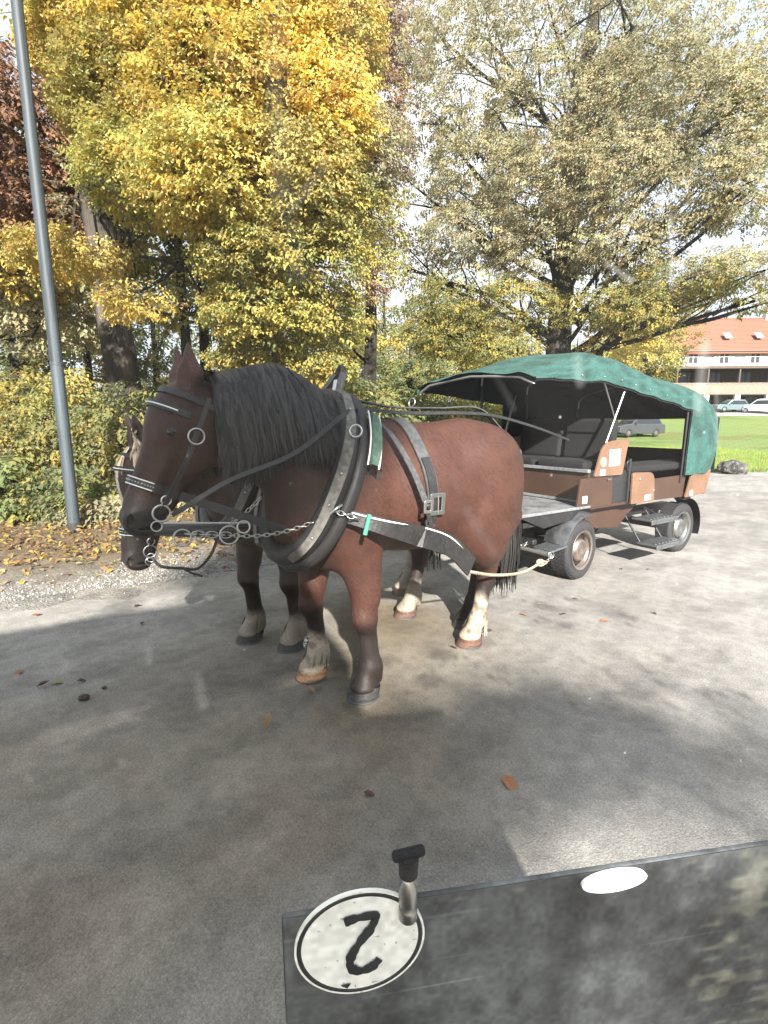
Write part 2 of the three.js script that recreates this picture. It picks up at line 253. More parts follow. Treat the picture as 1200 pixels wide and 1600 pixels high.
const GOLD = [[0.42, [0.62, 0.46, 0.09]], [0.28, [0.55, 0.44, 0.10]], [0.22, [0.42, 0.39, 0.10]], [0.08, [0.46, 0.29, 0.09]]];
const GOLDLIME = [[0.35, [0.52, 0.41, 0.09]], [0.35, [0.40, 0.36, 0.09]], [0.22, [0.33, 0.33, 0.09]], [0.08, [0.5, 0.33, 0.08]]];
const LIME = [[0.4, [0.33, 0.31, 0.07]], [0.3, [0.41, 0.34, 0.07]], [0.22, [0.22, 0.25, 0.07]], [0.08, [0.45, 0.31, 0.06]]];
const COPPER = [[0.5, [0.17, 0.085, 0.045]], [0.3, [0.24, 0.11, 0.05]], [0.2, [0.30, 0.17, 0.05]]];
const OLIVE = [[0.4, [0.38, 0.34, 0.18]], [0.3, [0.33, 0.33, 0.18]], [0.2, [0.40, 0.32, 0.17]], [0.1, [0.26, 0.26, 0.14]]];
const GREEN = [[0.4, [0.12, 0.17, 0.05]], [0.35, [0.18, 0.2, 0.05]], [0.25, [0.28, 0.24, 0.05]]];
const YELLOWGREEN = [[0.4, [0.22, 0.22, 0.05]], [0.35, [0.36, 0.28, 0.05]], [0.25, [0.15, 0.18, 0.05]]];
const LB = (px, py, z, r, ry, o = {}) => ({ c: at(px, py, z), r, ry: ry ?? r, ...o });

// ---- the beech over the verge: grey trunk behind the lamp post, gold above, lime below
tree('beech_tree', 'large golden beech tree with a thick grey trunk behind the lamp post', [at(203, 600, -11).x, -11], 13, 0.36, [
  LB(170, 60, -8.6, 1.1, 0.9, { pal: GOLD }), LB(290, 40, -8, 1.2, 1.1, { pal: GOLD }), LB(400, 50, -8, 1.1, 1.1, { pal: GOLD }), LB(490, 60, -8.4, 0.95, 0.9, { pal: GOLD }),
  LB(230, 170, -8.2, 1.1, 0.9, { pal: GOLDLIME }), LB(350, 170, -7.8, 1.15, 1.0, { pal: GOLD }), LB(470, 180, -8.2, 1.05, 0.9, { pal: GOLD }), LB(545, 230, -8.8, 0.8, 0.7, { pal: OLIVE, w: 0.7 }),
  LB(230, 275, -8, 0.9, 0.6), LB(340, 280, -7.6, 1.1, 0.75, { pal: GOLDLIME }), LB(450, 300, -8, 1.05, 0.8, { pal: GOLDLIME }), LB(550, 340, -8.8, 0.9, 0.5, { w: 0.6, gap: 0.46 }),
  LB(400, 400, -7.9, 0.8, 0.55, { w: 0.8 }), LB(470, 410, -8.4, 1.0, 0.6, { w: 0.7 }), LB(560, 420, -9, 0.7, 0.4, { w: 0.4, gap: 0.48 }),
  LB(415, 490, -8.4, 0.9, 0.5, { w: 0.8 }), LB(480, 500, -9, 1.0, 0.5, { w: 0.7, gap: 0.44 }), LB(400, 560, -9, 0.7, 0.3), LB(470, 570, -9.4, 0.9, 0.4), LB(120, 290, -8.8, 0.5, 0.35, { pal: OLIVE, w: 0.5 }),
  LB(110, 395, -8.4, 0.8, 0.3, { pal: GOLD, w: 0.9 }), LB(220, 470, -8.6, 0.55, 0.3, { pal: GOLD }), 
], { seed: 11, n: 27000, pal: LIME, low: 0.3, scale: 0.74, lean: [-0.5, 0.6], twigs: 5, limb: 0.12, spread: 0.45 });
tree('copper_beech', 'copper brown tree crown rising behind the lamp post', [-11.5, -13], 11, 0.26, [
  LB(20, 200, -10.5, 1.1, 1.2), LB(-60, 330, -10.5, 1.2, 1), LB(55, 290, -11, 0.8, 0.8), LB(100, 340, -11, 0.8, 0.5, { w: 0.6 }), LB(30, 420, -11, 1.0, 0.5, { pal: GOLD, w: 0.8 }), LB(-90, 150, -10.5, 1.3, 1.5),
  LB(120, 440, -12, 1.0, 0.5, { pal: OLIVE, w: 0.7 }), LB(60, 510, -12, 1.1, 0.6, { pal: OLIVE, w: 0.7 }),
], { seed: 23, n: 3800, pal: COPPER, scale: 1.15, twigs: 6 });
tree('copper_beech', 'copper brown tree between the golden beech and the bright gap of sky', [at(575, 640, -17).x, -17], 14, 0.24, [
  LB(565, 150, -15.5, 1.3, 1.4), LB(610, 60, -15.5, 1.1, 0.9, { w: 0.6, gap: 0.45 }), LB(560, 20, -15.5, 1.2, 1.0), LB(590, 240, -15.5, 1.0, 0.9, { w: 0.7 }), LB(560, 330, -15.5, 1.1, 0.8, { w: 0.7, gap: 0.44 }), LB(600, 390, -15.5, 0.9, 0.6, { w: 0.5, gap: 0.46 }), LB(545, 440, -15.5, 1.0, 0.6, { w: 0.6, gap: 0.45 }), LB(520, 500, -15.5, 1.0, 0.5, { w: 0.5, pal: LIME }),
], { seed: 27, n: 3000, pal: [[0.4, [0.24, 0.14, 0.09]], [0.35, [0.32, 0.2, 0.1]], [0.25, [0.36, 0.29, 0.1]]], scale: 1.1, twigs: 5, bark: barkDark });
// ---- slim trunks standing in the wood
for (const [px, z, tr, h, sd] of [[290, -13, 0.15, 10, 31], [320, -14, 0.17, 11, 37], [20, -15, 0.14, 9, 41], [395, -19, 0.17, 11, 43], [140, -19, 0.15, 11, 47]]) {
  const x = at(px, 600, z).x;
  tree('wood_tree', ['slim woodland tree with a dark straight trunk beside the thick beech', 'slim dark trunk standing close beside its thinner twin', 'slim tree deep in the wood behind the copper crown', 'slim woodland tree with a loose olive crown behind the horses', 'slim tree between the lamp post and the thick beech'][[31, 37, 41, 43, 47].indexOf(sd)], [x, z], h, tr, [
    { c: V(x - 0.8, 6.5, z), r: 1.6, ry: 1.2 }, { c: V(x + 1, 7.6, z + 0.5), r: 1.7, ry: 1.3 }, { c: V(x, 9, z - 0.4), r: 1.8, ry: 1.3 }, { c: V(x + 0.4, 4.4, z + 0.3), r: 1.2, ry: 0.5, w: 0.6 },
  ], { seed: sd, n: 900, pal: sd % 3 ? YELLOWGREEN : OLIVE, geo: sprayWide, low: 0.35, bark: barkDark, twigs: 3, group: 'slim trees in the wood' });
}
// ---- the big open-crowned tree behind the wagon
tree('maple_tree', 'big spreading tree with thin olive crown and long rising boughs behind the covered wagon', [at(868, 640, -13.5).x, -13.5], 12.5, 0.37, [
  LB(760, 60, -12, 1.6, 1.3, { w: 0.42, gap: 0.45 }), LB(870, 50, -12, 1.7, 1.4, { w: 0.42, gap: 0.45 }), LB(990, 40, -11.5, 1.6, 1.4, { w: 0.42, gap: 0.45 }), LB(1110, 60, -11, 1.6, 1.4, { w: 0.42, gap: 0.45 }), LB(1210, 110, -11, 1.3, 1.2, { w: 0.42, gap: 0.45 }),
  LB(770, 170, -12, 1.4, 1.0, { w: 0.42, gap: 0.45 }), LB(880, 180, -12, 1.6, 1.2, { w: 0.8 }), LB(1000, 180, -11.5, 1.5, 1.1, { w: 0.8 }), LB(1110, 200, -11, 1.4, 1.0, { w: 0.7 }),
  LB(740, 270, -12.5, 1.1, 0.7, { w: 0.7 }), LB(850, 290, -12, 1.4, 0.9), LB(960, 290, -11.5, 1.5, 0.9), LB(1080, 300, -11, 1.3, 0.7, { w: 0.7 }), LB(1180, 290, -10.5, 1.0, 0.8, { w: 0.7 }),
  LB(740, 370, -12.8, 1.2, 0.7), LB(860, 390, -12.4, 1.3, 0.7), LB(980, 380, -11.6, 1.2, 0.6, { w: 0.8 }), LB(1150, 420, -11, 1.2, 0.45, { pal: OLIVE }), LB(1060, 440, -11.4, 1.1, 0.4, { pal: LIME }),
  LB(720, 460, -13, 1.1, 0.7, { pal: YELLOWGREEN }), LB(800, 480, -12.8, 1.1, 0.6, { pal: LIME }), LB(920, 480, -12.2, 1.1, 0.5, { pal: LIME }), LB(1000, 490, -11.8, 0.9, 0.4, { pal: LIME }), LB(1180, 470, -11.2, 0.9, 0.25, { pal: LIME, w: 0.8 }),
  LB(690, 520, -13.5, 1.0, 0.6, { pal: YELLOWGREEN }), LB(780, 550, -13.2, 1.0, 0.5, { pal: LIME }), LB(960, 540, -12.4, 0.8, 0.35, { pal: GOLD }), LB(1030, 470, -11.8, 0.6, 0.35, { pal: LIME }), LB(690, 60, -12.4, 0.9, 0.9, { w: 0.3, gap: 0.46 }), LB(680, 190, -12.6, 0.7, 0.8, { w: 0.35, gap: 0.46 }), LB(670, 310, -13, 0.8, 0.7, { w: 0.4, gap: 0.45 }), LB(640, 420, -13.4, 0.6, 0.5, { w: 0.3, gap: 0.47 }),
], { seed: 53, n: 22000, pal: OLIVE, low: 0.2, scale: 0.72, lean: [0.4, 0.4], twigs: 7, limb: 0.24, bark: barkDark, hollow: 0.2 });
// ---- far side of the gap
const farTrees = [
  [600, -42, 11, 0.3, YELLOWGREEN, 'round yellow green tree far down the road beyond the horses', 61, 1], [672, -50, 15, 0.35, GREEN, 'tall blue green tree far off in the gap between the crowns', 62, 1],
  [555, -34, 8, 0.25, GREEN, 'low dark green tree beyond the near horse at the road bend', 63, 1], [720, -38, 10, 0.28, LIME, 'pale lime tree behind the wagon canopy', 64, 1],
  [500, -30, 9, 0.25, YELLOWGREEN, 'yellow green tree beyond the collar of the near horse', 65, 1], [640, -28, 5.5, 0.2, GREEN, 'bushy green tree low behind the back of the near horse', 66, 1],
  [800, -30, 7.5, 0.24, LIME, 'yellow tree showing under the front of the wagon canopy', 67, 1], [430, -27, 8, 0.24, GREEN, 'dull green tree behind the mane of the near horse', 68, 1],
  [940, -40, 9, 0.28, YELLOWGREEN, 'yellow green tree behind the top of the wagon canopy', 69, 1], [1000, -70, 17, 0.4, LIME, 'tall lime tree at the gable end of the house', 70, 1], [250, -26, 9, 0.22, GREEN, 'dull green tree seen between the wood trunks', 71, 1], [90, -24, 9, 0.22, YELLOWGREEN, 'yellowing tree at the back of the wood', 72, 1], [-30, -22, 9, 0.22, GREEN, 'green tree at the back of the wood beside the copper crown', 73, 1],
];
for (const [px, z, h, tr, pal, label, sd] of farTrees) {
  const x = at(px, 660, z).x, y = hill(x, z), r = rng(sd), lobes = [];
  for (let i = 0; i < 9; i++) { const a = r() * 6.28, f = 0.22 + 0.72 * i / 9, w = h * 0.24 * (1 - 0.6 * Math.abs(f - 0.5)); lobes.push({ c: V(x + Math.cos(a) * w * 0.7, y + h * f, z + Math.sin(a) * w * 0.7), r: w, ry: w * 0.75 }); }
  tree('far_tree', label, [x, z], h, tr, lobes, { seed: sd, n: 1100, pal, geo: sprayFar, scale: Math.max(0.55, h / 14), twigs: 2, low: 0.15, bark: barkDark, group: 'trees in the distance' });
}
// ---- undergrowth along the verge, each bush on its own stems
const bushes = [[30, 700, -9, 1.0, 0.75, YELLOWGREEN, 'yellow green bush behind the lamp post foot'], [-40, 760, -7.9, 0.8, 0.5, GREEN, 'dark green bush at the verge in front of the yellow one'], [90, 770, -8.1, 0.6, 0.45, GREEN, 'small green bush close behind the lamp post foot'], [165, 700, -9.4, 0.9, 0.7, YELLOWGREEN, 'leafy bush between lamp post and far horse'],
  [60, 620, -10.5, 1.1, 0.6, LIME, 'bright lime bush hanging over the others at the verge'], [230, 640, -10.5, 1.0, 0.8, GREEN, 'green bush behind the ears of the far horse'], [330, 640, -11, 1.2, 0.8, GREEN, 'green bush behind the mane of the near horse'], [440, 640, -12, 1.2, 0.8, LIME, 'lime bush behind the neck of the near horse'],
  [545, 640, -14, 1.2, 0.8, GREEN, 'green bush behind the collar tip'], [600, 650, -17, 1.4, 0.7, GREEN, 'green bush above the back of the near horse'], [660, 650, -18, 1.4, 0.6, YELLOWGREEN, 'yellowing bush above the croup of the near horse'], [730, 650, -19, 1.4, 0.7, LIME, 'golden bush under the front edge of the canopy'], [790, 650, -19, 1.2, 0.7, GREEN, 'green bush behind the driver bench'], [130, 800, -7.9, 0.35, 0.2, OLIVE, 'low khaki bush at the lamp post foot'], [175, 790, -8.4, 0.7, 0.3, OLIVE, 'khaki withered bush beside the far horse'], [320, 760, -9, 0.9, 0.35, OLIVE, 'khaki withered bush behind the bit chains']];
bushes.forEach(([px, py, z, rx, ry, pal, label], i) => {
  const c = at(px, py, z), t = thing('bush', label, 'bush', [c.x, 0, c.z], 0, 'bushes along the verge'), r = rng(400 + i), stems = [];
  for (let k = 0; k < 9; k++) stems.push(limb(V((r() - 0.5) * 0.4, -0.05, (r() - 0.5) * 0.4), V((r() - 0.5) * rx * 1.7, c.y + (r() - 0.4) * ry, (r() - 0.5) * rx * 1.4), 0.02, 0.006, r, 0.15, 6, 4));
  for (const s of stems) part('stem', s, barkDark, t);
  const lo = Math.max(0.25, c.y - ry), mid = (lo + c.y) / 2;
  const dim = pal.map(([w, c]) => [w, c.map(v => v * 0.95)]);
  foliage('foliage', [{ c: V(0, c.y, 0), r: rx, ry, rz: rx * 0.7 }, { c: V(rx * 0.4, mid, 0.2), r: rx * 0.8, ry: Math.max(0.2, mid * 0.55), rz: rx * 0.6, w: 0.8 }, { c: V(-rx * 0.5, c.y - ry * 0.3, 0.1), r: rx * 0.8, ry: ry * 0.8, rz: rx * 0.6 }], i < 8 || i > 12 ? 520 : 380, i < 8 || i > 12 ? sprayFine : sprayWide, 1.05, dim, 500 + i, t, 0.25);
});
// ---- trees standing behind the carriage of the viewer; only their shade reaches the picture
function shadeTree(label, base, hgt, spots, n, seed, geo = sprayFine) { // spots: where on the road each bough's shade falls, and its spread
  const k = 1 / Math.tan(SUN_EL), r = rng(seed), lobes = spots.map(([gx, gz, rx, rz, w]) => { const h = hgt + (r() - 0.5) * 0.5; return { c: V(gx + Math.sin(SUN_AZ) * h * k, h, gz + Math.cos(SUN_AZ) * h * k), r: rx, ry: Math.max(0.1, rz * 0.42), rz: rz * 0.75, w: w ?? 1, gap: 0.36 }; });
  tree('roadside_tree', label, base, hgt + 1.5, 0.22, lobes, { seed, n, pal: LIME, geo, scale: 0.75, twigs: 3, hollow: 0.05, limb: 0.1 });
}
shadeTree('slender lime tree on the near roadside casting leafy shade on the road', [7.6, 5.6], 4.2, [[0.15, -2.3, 0.25, 0.4, 1.3], [0.45, -2.45, 0.3, 0.36, 1.5], [0.8, -2.5, 0.3, 0.28, 1.3], [1.1, -2.38, 0.3, 0.22, 1.0], [1.4, -2.25, 0.25, 0.16, 0.6], [1.75, -2.45, 0.3, 0.12, 0.45], [1.2, -2.72, 0.3, 0.08, 0.3], [1.7, -2.8, 0.3, 0.07, 0.25], [2.1, -2.2, 0.35, 0.15, 0.6], [0.15, -1.85, 0.15, 0.2, 0.4], [0.9, -1.95, 0.25, 0.05, 0.15], [3.0, -2.4, 0.7, 0.4, 1.0], [4.0, -2.2, 0.9, 0.6], [4.8, -1.6, 1.0, 0.8], [4.4, -3.0, 0.9, 0.7]], 3000, 81);
shadeTree('leafy lime tree behind the passenger carriage shading the horses', [0.6, 12.4], 7.4, [[-1.85, -5.5, 0.45, 0.6], [-1.45, -6.0, 0.5, 0.7], [-1.15, -5.2, 0.42, 0.5], [-1.0, -6.0, 0.4, 0.7], [-1.35, -4.8, 0.35, 0.3, 0.6], [-1.4, -6.9, 0.6, 0.7], [-1.6, -8.2, 0.9, 1.0]], 2000, 83);

// ---------------------------------------------------------------- lamp post
{
  const b = gnd(118, 838), t = thing('lamp_post', 'tall grey galvanised lamp post standing on the leafy verge', 'lamp post', [b.x, 0, b.z]);
  const steel = scuffed(lin(0.05, 0.066, 0.076), 0.001, 0.6, { metalness: 0.1 });
  const lathe = (pts, n = 20) => new THREE.LatheGeometry(pts.map(p => new THREE.Vector2(...p)), n);
  part('pole', lathe([[0.0, -0.1], [0.082, -0.1], [0.078, 2.4], [0.078, 2.41], [0.071, 4.6], [0.058, 8.6], [0, 8.62]]), steel, t);
  part('base_sleeve', lathe([[0.083, 0], [0.09, 0.0], [0.088, 0.2], [0.082, 0.215]]), M({ color: lin(0.04, 0.04, 0.042), roughness: 0.8, map: grainMap }), t);
  part('joint_ring', lathe([[0.078, 2.38], [0.083, 2.385], [0.083, 2.42], [0.075, 2.43]]), steel, t);
  part('lamp_arm', tube([[0, 8.5, 0], [0.2, 8.9, 0.2], [0.9, 9.05, 0.8]], 0.035), steel, t);
  part('lamp_head', box(1.15, 9.05, 1.02, 0.6, 0.12, 0.24, 0.05, 0, -0.72, 0), MT.dullSteel, t);
}
// ---------------------------------------------------------------- house on the rise
{
  const Z = -72, c0 = at(998, 600, Z), x0 = c0.x, W = 34, D = 12, y0 = hill(x0 + 5, Z) - 0.5, Y = py => at(1120, py, Z).y - y0;
  const t = thing('guest_house', 'long white three storey house with red tiled roof and wooden balcony above the lawn', 'house', [x0, y0, Z], -0.06);
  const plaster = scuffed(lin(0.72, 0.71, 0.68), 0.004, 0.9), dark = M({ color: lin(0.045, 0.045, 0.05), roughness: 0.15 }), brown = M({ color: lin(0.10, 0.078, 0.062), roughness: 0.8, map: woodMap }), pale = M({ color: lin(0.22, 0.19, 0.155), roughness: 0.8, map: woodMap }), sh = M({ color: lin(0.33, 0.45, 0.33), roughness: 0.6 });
  const eave = Y(549), ridge = Y(488), bal = Y(616), balT = Y(601), fl2 = Y(575);
  part('wall', [box(W / 2, fl2 / 2 - 0.4, -D / 2 - 1.6, W, fl2 + 0.8, D - 3.2, 0), box(W / 2, (fl2 + eave) / 2, -D / 2, W, eave - fl2, D, 0), (() => { const s = new THREE.Shape([[-D, eave], [0, eave], [-D / 2, ridge - 0.2]].map(p => new THREE.Vector2(...p))); const g = new THREE.ExtrudeGeometry(s, { depth: 0.4, bevelEnabled: false }); g.rotateY(-Math.PI / 2); g.translate(0.41, 0, 0); return g; })()], plaster, t);
  part('dim_balcony_wall', box(W / 2, (bal + fl2) / 2, -1.56, W, fl2 - bal, 0.08, 0), brown, t);  // brown wall added to darken the shaded space behind the balcony
  const slope = Math.atan2(ridge - eave, D / 2), SL = Math.hypot(ridge - eave, D / 2) + 1.0;
  const tile = M({ color: lin(0.40, 0.16, 0.10), roughness: 0.8, map: tex(128, (u, v) => { const g = 0.72 + 0.2 * Math.sin(v * 6.283 * 1) + 0.25 * (gt(u, v, 32, 61) - 0.5); return [g, g, g]; }, true, 3, 3), bumpMap: fineBump, bumpScale: 0.03 });
  const rf = part('roof', [box(W / 2, (eave + ridge) / 2 + 0.05 - 0.2, -D / 4 + 0.25, W + 1.6, 0.25, SL, 0, slope), box(W / 2, (eave + ridge) / 2 - 0.15, -D * 0.75 - 0.25, W + 1.6, 0.25, SL, 0, -slope)], tile, t);
  for (const x of [12.2, 16.4, 23]) part('skylight', box(x, (eave + ridge) / 2 - 0.75 + 0.42, -D / 4 + 1.0 + 0.35, 0.9, 0.12, 1.2, 0, slope), M({ color: lin(0.5, 0.55, 0.6), roughness: 0.1, metalness: 0.4 }), rf);
  part('chimney', box(20, ridge + 0.4, -D / 2, 0.9, 1.8, 0.9, 0), plaster, rf);
  part('gutter', bar([-0.7, eave - 0.12, 0.55], [W + 0.7, eave - 0.12, 0.55], 0.09, 6), M({ color: lin(0.1, 0.08, 0.07), roughness: 0.6 }), t);
  for (let i = 0; i < 8; i++) {
    const x = 2.9 + i * 4.1, wy = (fl2 + eave) / 2 + 0.1, w = part('window', box(x, wy, 0.02, 1.25, 1.45, 0.1, 0), dark, t);
    part('window_frame', [box(x, wy + 0.74, 0.05, 1.45, 0.13, 0.12, 0), box(x, wy - 0.74, 0.06, 1.5, 0.13, 0.16, 0), box(x - 0.66, wy, 0.05, 0.13, 1.38, 0.12, 0), box(x + 0.66, wy, 0.05, 0.13, 1.38, 0.12, 0), box(x, wy, 0.055, 0.1, 1.36, 0.1, 0), box(x, wy + 0.22, 0.05, 1.2, 0.08, 0.1, 0)], MT.white, w);
    for (const s of [-1, 1]) part('shutter', box(x + s * 1.08, wy, 0.06, 0.6, 1.5, 0.06, 0), sh, t);
  }
  const b = part('balcony', [box(W / 2, bal - 0.1, -0.1, W, 0.2, 3.0, 0), box(W / 2, fl2 - 0.1, -0.1, W + 0.3, 0.35, 3.2, 0)], brown, t);
  part('railing', [box(W / 2, (bal + balT) / 2 - 0.1, 1.42, W, (balT - bal), 0.06, 0), box(W / 2, balT, 1.44, W, 0.12, 0.14, 0)], pale, b);
  for (let i = 0; i < 9; i++) part('balcony_post', box(0.4 + i * 4.1, (bal + fl2) / 2, 1.25, 0.18, fl2 - bal, 0.18, 0), brown, b);
  for (let i = 0; i < 8; i++) { const x = 2.6 + i * 4.1; part('balcony_door', box(x, (bal + fl2) / 2, -1.5, 1.8, fl2 - bal - 0.5, 0.08, 0), dark, t); part('ground_window', box(x, bal * 0.5, -1.58, 2.2, bal * 0.72, 0.08, 0), dark, t); }
  for (let i = 0; i < 9; i++) part('pillar', box(0.4 + i * 4.1, bal / 2 - 0.5, 1.15, 0.7, bal + 0.8, 0.5, 0), plaster, t);
}
// ---------------------------------------------------------------- cars
function car(label, pos, turn, col, suv, group) {
  const t = thing('parked_car', label, 'car', pos, turn, group), h = suv ? 1.62 : 1.45, L = suv ? 4.5 : 4.2, W = 0.86;
  const paint = P({ color: col, roughness: 0.35, metalness: 0.4, clearcoat: 1, clearcoatRoughness: 0.06 }), glass = M({ color: lin(0.03, 0.035, 0.04), roughness: 0.06, metalness: 0.2 });
  const ex = (pts, hw, bev) => { const s = new THREE.Shape(pts.map(p => new THREE.Vector2(...p))); const g = new THREE.ExtrudeGeometry(s, { depth: hw * 2 - bev * 2, bevelEnabled: true, bevelSize: bev, bevelThickness: bev, bevelSegments: 2 }); g.translate(0, 0, -hw + bev); return g; };
  const a = L / 2, sh = h * 0.58; const arch = (cx) => [...Array(7).keys()].map(i => [cx + 0.37 * Math.cos(Math.PI - i * Math.PI / 6), 0.3 + 0.37 * Math.sin(i * Math.PI / 6)]);
  part('body', ex([[-a, 0.35], ...arch(-a + 0.85), ...arch(a - 0.88), [a, 0.4], [a - 0.02, 0.72], [a - 0.35, 0.88], [a - 1.15, sh], [-a + 0.1, sh + 0.02], [-a, 0.8]].map(([x, y]) => [x, Math.max(0.24, y)]), W, 0.06), paint, t);
  part('cabin', ex([[a - 1.2, sh - 0.02], [a - 1.95, h - 0.06], [a - 2.3, h], [-a + 0.7, h - 0.02], [-a + 0.12, sh - 0.02]], W - 0.12, 0.06), paint, t);
  part('side_window', ex([[a - 1.38, sh + 0.03], [a - 1.98, h - 0.14], [-a + 0.75, h - 0.13], [-a + 0.34, sh + 0.03]], W - 0.07, 0.02), glass, t);
  part('windscreen', ex([[a - 1.16, sh + 0.01], [a - 1.93, h - 0.07], [a - 1.98, h - 0.1], [a - 1.3, sh]], W - 0.2, 0.02), glass, t);
  for (const x of [-a + 0.85, a - 0.88]) for (const s of [-1, 1]) { const y = new THREE.TorusGeometry(0.235, 0.095, 8, 20); y.translate(x, 0.33, s * (W - 0.1)); const w = part('wheel', y, MT.rubber, t); const g = new THREE.CylinderGeometry(0.19, 0.19, 0.12, 16); g.rotateX(Math.PI / 2); g.translate(x, 0.33, s * (W - 0.1)); part('rim', g, MT.steel, w); }
  for (const s of [-1, 1]) { part('headlight', box(a - 0.1, 0.74, s * 0.62, 0.18, 0.14, 0.32, 0.04), M({ color: lin(0.7, 0.7, 0.7), roughness: 0.1, metalness: 0.5 }), t); part('tail_light', box(-a + 0.03, 0.82, s * 0.66, 0.1, 0.22, 0.24, 0.03), M({ color: lin(0.35, 0.02, 0.02), roughness: 0.2 }), t); part('mirror', box(a - 1.45, sh + 0.08, s * (W + 0.07), 0.12, 0.12, 0.16, 0.03), paint, t); }
  return t;
}
{
  const p = at(990, 683, -40); car('dark grey estate car on the lawn drive, seen through the rear window of the wagon', [p.x, hill(p.x, -40) + 0.02, -40], Math.PI + 0.35, lin(0.06, 0.065, 0.07), true);
  for (const [px, z, c, l] of [[1140, -64, lin(0.12, 0.17, 0.18), 'blue grey car parked before the house pillars'], [1187, -63, lin(0.5, 0.52, 0.54), 'silver car parked beside the blue grey one at the house']]) { const q = at(px, 632, z); car(l, [q.x, hill(q.x, z) + 0.06, z], px < 1160 ? 3.2 : 2.5, c, px > 1160, 'cars parked by the house'); }
}
{ // boulder
  const g0 = new THREE.IcosahedronGeometry(1, 5), p = g0.attributes.position; for (let i = 0; i < p.count; i++) { const v = V().fromBufferAttribute(p, i), n = v.clone(); let k = 0.82 + 0.5 * (fbm(n.x * 1.6 + 3, n.y * 1.6, n.z * 1.6) - 0.5) + 0.16 * Math.abs(vnoise(n.x * 5, n.y * 7, n.z * 5) - 0.5); k = Math.min(k, 0.62 / Math.max(0.2, Math.abs(n.x * 0.5 + n.y * 0.8)) * 1.0, 0.8 / Math.max(0.2, Math.abs(-n.x * 0.8 + n.y * 0.45 + n.z * 0.4))); p.setXYZ(i, v.x * k * 0.52, v.y * k * 0.34, v.z * k * 0.42); }
  g0.computeVertexNormals(); const q = gnd(1155, 742); g0.translate(q.x, 0.19, q.z - 0.3);
  solo('boulder', boxUV(g0), M({ color: lin(0.17, 0.17, 0.165), roughness: 0.95, map: tex(256, (u, v) => { const g = 0.7 + 0.7 * (gt(u, v, 14, 71) - 0.5) + 0.4 * (gt(u, v, 60, 72) - 0.5); return [g, g, g * 0.97]; }), bumpMap: fineBump, bumpScale: 0.03 }), 'rugged grey boulder at the edge of the lawn', 'boulder');
}
function scatter(name, label, category, geo, mat, n, seed, fn) {
  const r = rng(seed), m = new THREE.InstancedMesh(geo, mat, n); let k = 0;
  for (let i = 0; i < n; i++) { const c = fn(r, dummy); if (!c) continue; dummy.updateMatrix(); m.setMatrixAt(k, dummy.matrix); m.setColorAt(k, lin(...c)); k++; }
  m.count = k; m.name = numbered(name); m.userData = { label, category, kind: 'stuff' }; m.castShadow = m.receiveShadow = true; scene.add(m); return m;
}
const stone = new THREE.IcosahedronGeometry(1, 0); stone.scale(1, 0.6, 0.8);
scatter('gravel', 'loose pale gravel along the road edge', 'gravel', stone, M({ roughness: 0.95 }), 17000, 91, (r, o) => { const x = -9 + r() * 10.5, e = r(); const z = edgeZ(x) + (r() < 0.25 ? 0.5 * r() * r() + 0.1 : 0.1) - Math.pow(e, 1.3) * 1.6; const s = 0.006 + 0.013 * r() * r(); o.position.set(x, 0.012 + s * 0.3, z); o.rotation.set(r() * 6, r() * 6, r() * 6); o.scale.setScalar(s); const k = 0.11 + 0.2 * r(); return [k, k * 0.98, k * 0.94]; });
const oneLeaf = leafShape(0.085, 0.055, 0.35, 0.4);
const LITTER = [[0.3, [0.42, 0.29, 0.05]], [0.3, [0.30, 0.16, 0.06]], [0.25, [0.19, 0.10, 0.05]], [0.15, [0.33, 0.26, 0.12]]];
scatter('leaf_litter', 'fallen yellow and brown leaves covering the verge', 'fallen leaves', oneLeaf, leafMat, 9500, 92, (r, o) => {
  const x = -11 + r() * 13.5, d = 0.15 + Math.pow(r(), 0.75) * 4.6; if (r() > sstep(0.1, 1.3, d) * 0.9 + 0.1 || r() > 0.35 + fbm(x * 1.2, d * 1.2, 4)) return null; const z = edgeZ(x) - d;
  o.position.set(x, 0.04 + 0.1 * sstep(0.3, 3, d) * r() + (d > 1 ? 0.03 : 0), z); o.rotation.set((r() - 0.5) * 0.8, r() * 6.28, (r() - 0.5) * 0.9); o.scale.setScalar(0.55 + 0.7 * r()); const c = pick(LITTER, r), k = 0.7 + 0.5 * r(); return [c[0] * k, c[1] * k, c[2] * k]; });
scatter('lawn_leaves', 'fallen yellow leaves strewn over the lawn edge', 'fallen leaves', oneLeaf, leafMat, 5200, 93, (r, o) => { const x = 5.5 + r() * 13, z = -16.8 - Math.pow(r(), 1.6) * 9; if (z > edgeZ(x) - 0.1) return null; o.position.set(x, hill(x, z) + 0.05, z); o.rotation.set((r() - 0.5) * 0.8, r() * 6.28, (r() - 0.5) * 0.9); o.scale.setScalar(0.9 + 0.8 * r()); const c = pick(LITTER, r); return c; });
const blade = (() => { const l = []; const r = rng(3); for (let i = 0; i < 9; i++) { const g = new THREE.BufferGeometry(); const a = r() * 6.28, x = (r() - 0.5) * 0.14, z = (r() - 0.5) * 0.14, w = 0.006, h = 0.06 + 0.06 * r(); g.setAttribute('position', new THREE.Float32BufferAttribute([x - w * Math.cos(a), 0, z - w * Math.sin(a), x + w * Math.cos(a), 0, z + w * Math.sin(a), x + (r() - 0.5) * 0.06, h, z + (r() - 0.5) * 0.06], 3)); g.computeVertexNormals(); l.push(g); } return merge(l); })();
